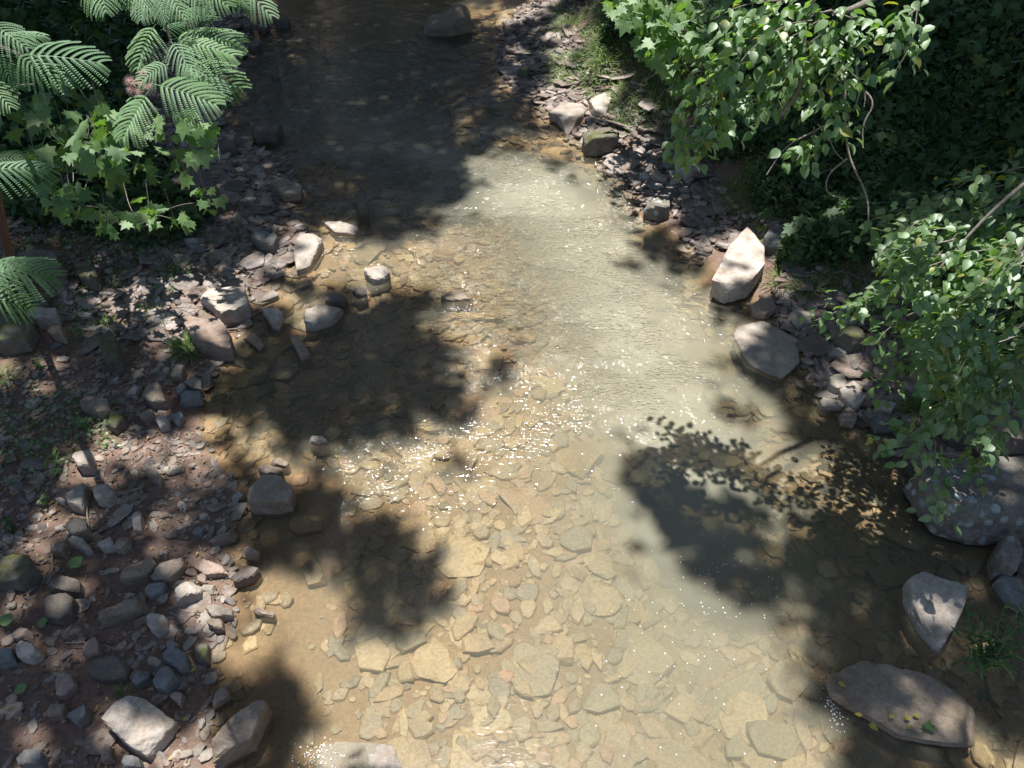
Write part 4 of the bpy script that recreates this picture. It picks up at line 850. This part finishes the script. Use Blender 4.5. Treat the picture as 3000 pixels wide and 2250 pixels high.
sapling('sycamore_thicket', 'broad thicket of lobed leaves at the top, right of the sunlit grass', g, 11.6,
        [(1930, 30, 110, 60, 90, 0), (1840, 20, 60, 45, 30, .4), (1990, 130, 100, 80, 90, 0), (2060, 60, 90, 80, 60, .2), (2050, 230, 80, 60, 45, .2), (1900, 120, 50, 40, 20, .6), (2200, 250, 120, 100, 60, .8), (2140, 100, 90, 90, 40, .5)], .19, cat='thicket', spr=.35)

# -- mimosa
def frond(seed, npair=13, L=1.0):
    """one feathery leaf: rachis, paired pinnae, every pinna two rows of tiny leaflets"""
    r = np.random.default_rng(seed); V = []; F = []; k = 0
    ax = lambda t: np.array([0.05*sin(t*2+seed), t, -0.28*t*t])
    for i in range(12):
        a, b = ax(i/12), ax((i+1)/12)
        for q in ((a, b),): V += [q[0]+[-.006, 0, .004], q[0]+[.006, 0, .004], q[1]+[.005, 0, .004], q[1]+[-.005, 0, .004]]; F += [[k, k+1, k+2], [k, k+2, k+3]]; k += 4
    for i in range(npair):
        t = .14+.86*i/(npair-1); o = ax(t)
        for sd in (-1, 1):
            ang = R_(66-34*i/npair)+r.normal(0, .05); pl = (.50*sin(pi*min(1, .25+t*.66))+.06)*r.uniform(.9, 1.08); d = np.array([sd*sin(ang), cos(ang), 0.0])
            m = 17
            for j in range(m):
                s = (j+.6)/m; c = o+d*pl*s+np.array([0, 0, -.34*pl*s*s*1.6]); pd = np.array([-d[1], d[0], 0])*1.0; ll = .030*(1-.4*abs(s-.4)); w_ = pl/m*.56
                for ls in (-1, 1):
                    e = c+pd*ls*ll+d*w_*.9+np.array([0, 0, -.006]); V += [c-d*w_, c+d*w_, e+d*w_*.7, e-d*w_*.4]; F += [[k, k+1, k+2], [k, k+2, k+3]] if ls > 0 else [[k, k+2, k+1], [k, k+3, k+2]]; k += 4
    return np.array(V), np.array(F)
FR = []
for s in range(4):
    V, F = frond(s, 9+s); me = mesh_np('frond', V, F, rnd=np.zeros(len(V))); me.materials.append(M['mim']); FR.append(me)
rt = G(52, 830); org = np.array(rt)
mim = add('mimosa_tree', None, loc=org, label='young mimosa tree with feathery fronds and pink flowers at the upper left', cat='tree')
stem = np.array([rt, D(20, 720, 7.3), D(-5, 600, 6.8), D(-60, 300, 5.8), D(-80, 60, 4.8), D(-40, -200, 4.2)])
V, F = tube(stem, .040, .022, 10, .05); add('trunk', mesh_np('trunk', V-org, F, smooth=True), M['bark2'], parent=mim)
V, F = tube([D(-40, -200, 4.2), D(200, -200, 3.8), D(460, -30, 3.5), D(463, 40, 3.5), D(490, 85, 3.5), D(500, 120, 3.5)], .014, .004, 6); add('branch', mesh_np('branch', V-org, F, smooth=True), M['bark'], parent=mim)
V, F = tube([D(460, -30, 3.5), D(600, -50, 3.5), D(760, -40, 3.5)], .007, .003, 6); add('branch', mesh_np('branch', V-org, F, smooth=True), M['bark'], parent=mim)
V, F = tube([D(-80, 60, 4.8), D(-20, 130, 3.7), D(60, 160, 3.4)], .014, .005, 6); add('branch', mesh_np('branch', V-org, F, smooth=True), M['bark'], parent=mim)
V, F = tube([D(500, 120, 3.5), D(480, 180, 3.5), D(450, 240, 3.45), D(430, 262, 3.4)], .005, .003, 6); add('branch', mesh_np('branch', V-org, F, smooth=True), M['bark'], parent=mim)
V, F = tube([D(-60, 300, 5.8), D(20, 272, 5.6), D(55, 248, 5.6), D(100, 247, 5.6)], .009, .004, 5); add('branch', mesh_np('branch', V-org, F, smooth=True), M['bark'], parent=mim)
FRP = [((60, 162), (262, 182), 3.4, 0), ((45, 152), (152, 240), 3.4, 0), ((-10, 110), (112, 103), 3.5, .1), ((-20, 150), (30, 250), 3.5, .1), ((-40, 230), (20, 300), 3.5, .1), ((-60, 500), (126, 494), 4.2, .1), ((-40, 470), (60, 470), 4.3, .1), ((-60, 790), (130, 818), 4.0, 0), ((-60, 860), (75, 905), 4.0, .2), ((-60, 820), (60, 780), 4.1, 0),
       ((500, 110), (672, 132), 3.5, 0), ((505, 125), (655, 165), 3.45, 0), ((500, 120), (560, 200), 3.4, 0), ((498, 190), (422, 240), 3.35, 0), ((452, 240), (602, 312), 3.3, 0), ((436, 268), (364, 386), 3.25, 0), ((540, 190), (682, 250), 3.6, .1), ((520, 180), (600, 240), 3.6, .1),
       ((462, 72), (405, 182), 3.5, 0), ((250, -50), (286, 30), 3.5, 0), ((300, -60), (312, 18), 3.5, 0), ((350, -60), (372, 14), 3.5, 0), ((440, -40), (412, 42), 3.45, 0), ((470, -30), (478, 50), 3.5, 0), ((480, -40), (540, 40), 3.45, 0), ((520, -50), (600, 26), 3.5, 0), ((560, -50), (640, 16), 3.5, 0), ((650, -50), (720, 20), 3.45, 0), ((690, -55), (782, 30), 3.5, 0),
       ((530, 30), (600, 60), 3.6, .1), ((380, -30), (440, 30), 3.6, .1), ((560, 210), (640, 290), 3.7, .1), ((470, 90), (530, 70), 3.6, 0), ((-30, 60), (60, 130), 3.5, 0), ((500, 330), (560, 340), 3.6, .1)]
for i, (a, b, d, up) in enumerate(FRP):
    A = D(*a, d); B = D(*b, d-.05+rng.uniform(-.05, .05)); v = B-A; L = float(np.linalg.norm(v))*1.04; zz = norm(np.array([rng.normal(0, .15), -.35+rng.normal(0, .15), .95]))
    Mx = frames((v+np.array([0, 0, .22*L]))[None], zz[None])[0]
    o = bpy.data.objects.new('frond', FR[i % 4]); C.objects.link(o); o.parent = mim; o.location = A-org; o.rotation_euler = q2e(Mx); o.scale = (L,)*3
for (x, y, s) in [(385, 240, .044), (420, 214, .028), (384, 266, .032), (405, 270, .034), (434, 254, .030), (410, 245, .022)]:
    s *= .75; c = D(x, y, 3.28); n = 260; d = norm(rng.normal(0, 1, (n, 3))+np.array([0, -.2, .5])); z = rand_dirs(n)
    V, F, r = tile([(np.array([[-.012, 0, 0], [.012, 0, 0], [0, 1, 0]]), np.array([[0, 1, 2]]))], np.repeat(c[None], n, 0)-org, frames(d, z), s*rng.uniform(.7, 1.1, n)*1.0)
    add('flower', mesh_np('flower', V, F, rnd=r), M['flower'], parent=mim)

# -- grass tufts and weeds
def tuft(px, py, nb, L, spread, label, cat='grass tuft', name='grass_tuft', mat='grass', w=.032, bend=1.1, lean=.8):
    p = G(px, py); bl = [blade(4, w*k, bend*b) for k in (.8, 1.2) for b in (.7, 1.1, 1.5)]
    a = rng.uniform(0, 2*pi, nb); tl = rng.uniform(.1, lean, nb); y = np.stack([np.cos(a)*np.sin(tl), np.sin(a)*np.sin(tl), np.cos(tl)], 1); z = norm(np.stack([-np.cos(a), -np.sin(a), np.full(nb, .4)], 1))*-1
    z = norm(np.stack([np.cos(a)*-1, np.sin(a)*-1, np.full(nb, .5)], 1))
    P = np.stack([np.cos(a)*rng.random(nb)*spread, np.sin(a)*rng.random(nb)*spread, np.zeros(nb)], 1)
    wx = P[:, 0]+p[0]; wy = P[:, 1]+p[1]; P[:, 2] = T(wx, wy)-p[2]-.01
    V, F, r = tile(bl, P, frames(y, z), L*rng.uniform(.55, 1.1, nb))
    add(name, mesh_np(name, V, F, rnd=r), M[mat], loc=p, label=label, cat=cat)
TU = [(560, 1030, 240, .26, .13, 'arching dark green grass tuft beside the reddish rounded boulder'), (460, 940, 120, .16, .16, 'thin yellow-green grass patch above the arching tuft'), (310, 960, 170, .18, .10, 'grass cap drooping over the shaded boulder on the left bank'),
      (420, 910, 60, .14, .10, 'sparse lit grass left of the broad pale slab'), (510, 800, 60, .16, .1, 'small tuft in shade above the left rubble'), (365, 800, 70, .20, .08, 'narrow dark tuft in shade on the upper left bank'), (20, 1110, 80, .20, .10, 'bright tuft cut by the left edge of the picture'),
      (365, 2030, 40, .12, .03, 'tiny tuft above the largest pale slab'), (2690, 1215, 190, .32, .06, 'dark long-bladed tuft under the leafy shrub on the right'), (2285, 830, 130, .20, .20, 'pale feathery grass right of the large smooth pale boulder'), (2370, 850, 200, .26, .16, 'drooping dark grass hanging over the right shale bank'),
      (2470, 800, 150, .24, .2, 'grass at the foot of the right slope under the shrub tips'), (2360, 960, 50, .16, .08, 'wispy grass blades among shale above the greenish boulder'), (1575, 165, 50, .22, .08, 'small dark tuft on the far right shale beach'), (1640, 245, 60, .25, .09, 'dark tuft at the far right waterline above the pale slab'),
      (1660, 90, 300, .30, .38, 'sunlit grass clump on the far right bank, uppermost'), (1770, 140, 420, .32, .5, 'sunlit grass patch on the far right bank, below the uppermost clump'), (1760, 215, 260, .28, .32, 'sunlit grass above the far pale slab'), (1850, 270, 240, .28, .35, 'mixed lit grass right of the bright far stone'), (1900, 330, 200, .28, .3, 'grass and weeds near the exposed root on the right bank'), (1960, 360, 160, .26, .3, 'shaded grass below the exposed root')]
for t_ in TU: tuft(*t_)
def weed(px, py, hgt, nl, size, label, tpl, mat, spreadpx=0, cat='plant', name='weed'):
    p = G(px, py); t_ = add(name, None, loc=p, label=label, cat=cat); AP = []; AM = []; AS = []
    for k in range(max(1, nl//9)):
        e = np.array([rng.normal(0, .10), rng.normal(0, .10), 1])*hgt*rng.uniform(.7, 1.1); L = np.array([[0, 0, 0], e*.5+rng.normal(0, .02, 3), e])
        V, F = tube(L, .004, .002, 4); add('stem', mesh_np('stem', V, F), M['grass'], parent=t_)
        P, Mx, S = spray(L+p, min(nl, 9), size, .2, .04); AP.append(P); AM.append(Mx); AS.append(S)
    put_leaves(t_, p, np.concatenate(AP), np.concatenate(AM), np.concatenate(AS), name+mat+str(len(tpl)), tpl, mat, 60)
NAR = [ovate(.09, 40), ovate(.12, 41), ovate(.07, 42)]
weed(170, 1380, .26, 16, .13, 'tall slender pale-green weed beside the bright squarish white stone', NAR, 'grass'); weed(345, 850, .16, 12, .10, 'pale narrow-leaved weed below the narrow dark tuft', NAR, 'grass')
weed(140, 1480, .16, 18, .05, 'low round-leaved weed beside the ragged pale stone', ELM, 'elm'); weed(105, 1170, .14, 12, .05, 'small round-leaved seedling on the left bank', ELM, 'elm'); weed(265, 1255, .18, 30, .06, 'leafy yellow-green weed over the brown blocky stone', ELM, 'elm')
weed(240, 980, .15, 26, .05, 'leafy weeds left of the shaded boulder with a grass cap', ELM, 'elm'); weed(120, 1080, .14, 26, .05, 'creeping weeds in the shaded left rubble', ELM, 'cover'); weed(40, 1560, .18, 26, .06, 'dark leafy weeds at the left edge above the lower mossy slab', ELM, 'cover')
weed(2420, 620, .28, 26, .11, 'bright rosette plant on the right slope above the cracked stone', NAR, 'syc'); weed(2370, 660, .2, 30, .06, 'small-leaved plant left of the cracked purple-grey stone', ELM, 'elm'); weed(2410, 715, .2, 34, .06, 'lit ground plant right of the blue-grey slab', ELM, 'elm')
weed(2330, 770, .2, 40, .05, 'yellow-green clump of small leaves above the right grass', ELM, 'elm'); weed(250, 1330, .12, 14, .06, 'sprig lying right of the bright squarish white stone', NAR, 'grass')
# willow seedling in the lower right water
p = U(2880, 1900, 0.0); p[2] = Tz(p[0], p[1]); wil = add('willow_seedling', None, loc=p, label='narrow-leaved green plant growing from dark water at the lower right', cat='plant'); AP = []; AM = []; AS = []
for s in [[(2900, 1960), (2890, 1880), (2860, 1800)], [(2900, 1960), (2940, 1850), (2985, 1790)], [(2900, 1960), (2930, 1900), (2960, 1860)], [(2900, 1970), (2860, 1900), (2825, 1880)], [(2900, 1960), (2960, 1850), (3030, 1800)], [(2910, 1960), (2900, 1900), (2905, 1830)], [(2900, 1960), (2860, 1920), (2850, 1960)], [(2890, 1960), (2920, 1930), (2940, 1950)], [(2900, 1960), (2960, 1900), (3010, 1890)], [(2895, 1960), (2850, 1860), (2835, 1800)], [(2905, 1960), (2920, 1840), (2940, 1790)]]:
    L = px_line(s, 6.0, 5.75); P, Mx, S = spray(L, 15, .10, .15, .04); AP.append(P); AM.append(Mx); AS.append(S); V, F = tube(L, .004, .002, 4); add('stem', mesh_np('stem', V-p, F), M['grass'], parent=wil)
put_leaves(wil, p, np.concatenate(AP), np.concatenate(AM), np.concatenate(AS), 'nar', NAR, 'willow')
for (x, y, lab) in [(2770, 1960, 'small sprig of narrow leaves in dark water left of the larger narrow-leaved plant'), (2890, 2060, 'submerged-looking sprig of narrow leaves right of the leaf-strewn slab')]:
    tuft(x, y, 26, .17, .03, lab, cat='plant', name='water_sprig', mat='willow', w=.03, bend=.8, lean=1.2)

# -- undergrowth on the banks
def bushes(n, cond, size, lift, name, lab, mat, tpl, up=.5):
    x, y = scatter(n, cond, y1=19.5, tries=8); hb = n2(x, y, .8, 70, 3); P = np.stack([x, y, T(x, y)+rng.random(len(x))**.7*lift*np.clip((hb-.25)*2.2, .1, 1.6)], 1)
    V, F, r = leaf_cloud(P, size, tpl, up); return V, F, r
slope = lambda x, y: (x-Rx(y) > 1.35+.35*np.sin(y*2.1)+.25*np.sin(y*5.3)+np.where(y > 11, .9, 0)) & (y > 3.6)
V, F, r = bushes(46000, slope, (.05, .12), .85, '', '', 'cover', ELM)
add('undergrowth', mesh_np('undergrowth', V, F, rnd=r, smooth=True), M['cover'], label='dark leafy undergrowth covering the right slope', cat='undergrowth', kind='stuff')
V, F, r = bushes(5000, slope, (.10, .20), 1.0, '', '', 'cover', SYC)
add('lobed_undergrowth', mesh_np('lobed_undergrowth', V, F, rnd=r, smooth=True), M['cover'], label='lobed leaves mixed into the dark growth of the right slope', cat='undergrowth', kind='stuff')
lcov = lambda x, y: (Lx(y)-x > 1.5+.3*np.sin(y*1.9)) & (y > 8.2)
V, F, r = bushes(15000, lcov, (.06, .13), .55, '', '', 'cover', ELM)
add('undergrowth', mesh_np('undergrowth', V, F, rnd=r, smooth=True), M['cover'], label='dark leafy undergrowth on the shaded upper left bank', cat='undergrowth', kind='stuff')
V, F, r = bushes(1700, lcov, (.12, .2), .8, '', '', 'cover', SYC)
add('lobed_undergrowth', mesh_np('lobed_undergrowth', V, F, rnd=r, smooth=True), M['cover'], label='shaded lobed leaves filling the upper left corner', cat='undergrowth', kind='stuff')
lw = lambda x, y: (Lx(y)-x > .9) & (y > 4.4) & (y < 8.6) & (n2(x, y, 1.3, 81) > .54)
V, F, r = bushes(5200, lw, (.022, .055), .10, '', '', 'cover', ELM)
add('ground_weeds', mesh_np('ground_weeds', V, F, rnd=r, smooth=True), M['elm'], label='small weeds creeping between the stones of the left bank', cat='weeds', kind='stuff')
def grassy(n, cond, L, lab):
    x, y = scatter(n, cond, tries=8); k = len(x); a = rng.uniform(0, 2*pi, k); tl = rng.uniform(.2, 1.2, k); yv = np.stack([np.cos(a)*np.sin(tl), np.sin(a)*np.sin(tl), np.cos(tl)], 1); z = norm(np.stack([-np.cos(a), -np.sin(a), np.full(k, .5)], 1))
    V, F, r = tile([blade(3, .035, 1.0), blade(3, .045, 1.4)], np.stack([x, y, T(x, y)], 1), frames(yv, z), L*rng.uniform(.5, 1.1, k))
    add('grass', mesh_np('grass', V, F, rnd=r), M['grass'], label=lab, cat='grass', kind='stuff')
grassy(14000, lambda x, y: (x-Rx(y) > .9+np.where(y > 11, -.2, 0)) & (x-Rx(y) < 2.9) & (y > 5.2) & (n2(x, y, .9, 91) > .47), .24, 'grass fringing the foot of the right slope')
grassy(3600, lambda x, y: (Lx(y)-x > 1.0) & (y > 5.0) & (y < 8.4) & (n2(x, y, 1.2, 92) > .56), .11, 'thin grass among the stones of the left bank')
# leaf litter, twigs
def litter(n, cond, lab, mat):
    x, y = scatter(n, cond); k = len(x); yv = np.c_[rng.normal(0, 1, (k, 2)), rng.normal(0, .15, k)]; z = norm(np.c_[rng.normal(0, .35, (k, 2)), np.ones(k)])
    V, F, r = tile(LEAF2, np.stack([x, y, T(x, y)+.012+.02*rng.random(k)], 1), frames(norm(yv), z), rng.uniform(.02, .055, k)); add('leaf_litter', mesh_np('leaf_litter', V, F, rnd=r), M[mat], label=lab, cat='leaf litter', kind='stuff')
M['dead'] = leaf_mat('dead_leaf', (.12, .075, .045), (.26, .18, .11), .1, .02, .6, yel=(.45, .33, .12), yf=.08)
litter(9000, lambda x, y: (Lx(y)-x > .15) & (Lx(y)-x < 6), 'brown dead leaves and husks among the stones of the left bank', 'dead')
litter(2500, lambda x, y: (x-Rx(y) > .3) & (x-Rx(y) < 3), 'brown dead leaves on the right bank', 'dead')
TWG = [([(200, 1895), (290, 1893), (355, 1915)], .006, 0.07, 'thin bent twig lying across the pink-grey stone'), ([(268, 1560), (255, 1500), (272, 1440)], .010, .03, 'short grey stick standing against the bright rounded white stone'), ([(130, 1720), (165, 1655), (150, 1590)], .008, .05, 'curved stick beside the shaded grey rock under the torn leaf'),
       ([(430, 2070), (500, 2035), (570, 2015)], .006, .03, 'dark straight twig above the largest pale slab'), ([(640, 975), (720, 945), (770, 925)], .010, .05, 'dark root-like stick pointing at the pale wedge of stone'), ([(660, 973), (700, 972), (735, 965)], .008, .04, 'second dark stick lying under the root-like one'),
       ([(2330, 1175), (2400, 1185), (2440, 1200)], .007, .02, 'thin stick poking out over the water from the right shale'), ([(1935, 300), (1950, 270), (1975, 310)], .03, .08, 'pale exposed root at the foot of the right slope'), ([(2560, 1340), (2600, 1318), (2650, 1290)], .004, .05, 'fine straight twig over the shaded right shallows'), ([(2570, 600), (2640, 620)], .03, .10, 'fallen branch lying on the right slope')]
for s, r, up, lab in TWG:
    L = np.array([G(a, b)+np.array([0, 0, up]) for a, b in s]); V, F = tube(L, r, r*.6, 6, .2); add('stick', mesh_np('stick', V-L[0], F, smooth=True), M['wood'], loc=L[0], label=lab, cat='stick')
L = np.array([G(2822, 1268, .1)+[0, 0, .22], G(2850, 1330, .1)+[0, 0, .20], G(2884, 1392, .1)+[0, 0, .28]]); V, F = tube(L, .045, .03, 9, .15)
add('log', mesh_np('log', V-L[0], F, smooth=True), M['wood'], loc=L[0], label='weathered grey log leaning between the two huge boulders on the right', cat='log')
def fallen(px, py, z, size, tpl, mat, lab, grp=None):
    p = U(px, py, z) if z is not None else G(px, py)+np.array([0, 0, .05]); a = rng.uniform(0, 6.28); V, F = tpl
    Mx = frames(np.array([[cos(a), sin(a), 0]]), np.array([[.1, -.1, 1.0]]))[0]; add('fallen_leaf', mesh_np('fallen_leaf', (V*np.array([1, 1, .5]))@Mx.T*size, F, rnd=np.full(len(V), .3), smooth=True), M[mat], loc=p, label=lab, cat='leaf', group=grp)
for x, y, z, s, lab in [(2526, 1950, .004, .045, 'yellow leaf afloat on dark water behind the leaf-strewn slab'), (2727, 1960, .004, .035, 'yellow leaf on dark water near the small sprig'), (2455, 1998, .1, .06, 'yellow-green leaf on the upper left corner of the slab'), (2527, 2096, .12, .055, 'yellow leaf near the glittering edge of the slab'),
                        (2546, 2120, .10, .075, 'long pale yellow leaf at the lower left edge of the slab'), (2604, 2100, .12, .05, 'single yellow leaf in the middle of the slab'), (2650, 2097, .12, .05, 'leftmost yellow leaf of the cluster of three on the slab'), (2676, 2092, .12, .05, 'rightmost yellow leaf of the cluster of three on the slab'), (2666, 2106, .12, .04, 'lowest yellow leaf of the cluster of three on the slab'),
                        (2673, 2127, .12, .045, 'small yellow leaf just below the cluster of three'), (2222, 1056, .06, .035, 'tiny yellow leaf on the half-submerged slab'), (983, 1333, .004, .03, 'tiny yellow leaf on water near the pink gravel riffle'), (663, 1531, None, .035, 'yellow leaf on the mud by the left waterline'), (580, 1965, None, .05, 'pale yellow-green leaf beside the olive upright stone')]:
    fallen(x, y, z, s, ELM[0], 'yellow', lab)
HEART = ovate(.44, 90)
for x, y, s, lab in [(38, 1818, .13, 'large heart-shaped green leaf above the reddish block'), (207, 1665, .14, 'torn green leaf on the shaded grey rock'), (68, 2028, .10, 'round green leaf at the lower left, near the edge'), (128, 1832, .09, 'green leaf caught beside the dark lump'), ]:
    p = G(x, y)+np.array([0, 0, .10]); fallen(x, y, float(p[2]), s, HEART, 'syc', lab)
fallen(2722, 2138, .13, .08, SYC[0], 'syc', 'green lobed leaf lying on the leaf-strewn slab')
# foam specks drifting on the slack water
n = 150; cx = np.r_[rng.normal(2120, 110, n//2), rng.normal(2010, 130, n-n//2)]; cy = np.r_[rng.normal(1700, 90, n//2), rng.normal(1900, 200, n-n//2)]; P = np.array([U(a, b, .003) for a, b in zip(cx, cy)])
DISC = (np.array([[0, 0, .3]]+[[cos(t), sin(t), 0] for t in np.arange(6)*pi/3]), np.array([[0, 1+i, 1+(i+1) % 6] for i in range(6)]))
V, F, r = tile([DISC], P, rotz(np.zeros(n)), rng.uniform(.002, .0065, n)); add('foam_specks', mesh_np('foam_specks', V, F, rnd=r), M['foam'], label='white foam specks drifting on the milky water at lower right', cat='foam', kind='stuff')

def foam_line(px, py, n, rx, ry, lab):
    c = U(px, py, .004); P = np.stack([c[0]+rng.normal(0, rx, n), c[1]+rng.normal(0, ry, n), np.full(n, .003)], 1)
    V, F, r = tile([DISC], P, rotz(np.zeros(n)), np.stack([rng.uniform(.0015, .006, n), rng.uniform(.002, .008, n), rng.uniform(.002, .004, n)], 1)); add('foam', mesh_np('foam', V, F, rnd=r), M['foam'], label=lab, cat='foam', kind='stuff')
foam_line(925, 2215, 90, .10, .05, 'white foam where the water spills over at the bottom left'); foam_line(2440, 2070, 70, .03, .10, 'white bubbles along the left end of the leaf-strewn slab'); foam_line(1355, 905, 40, .12, .03, 'thin foam below the low brown rock in the riffle'); foam_line(1060, 84, 50, .45, .06, 'broken white water left of the large two-humped grey boulder')
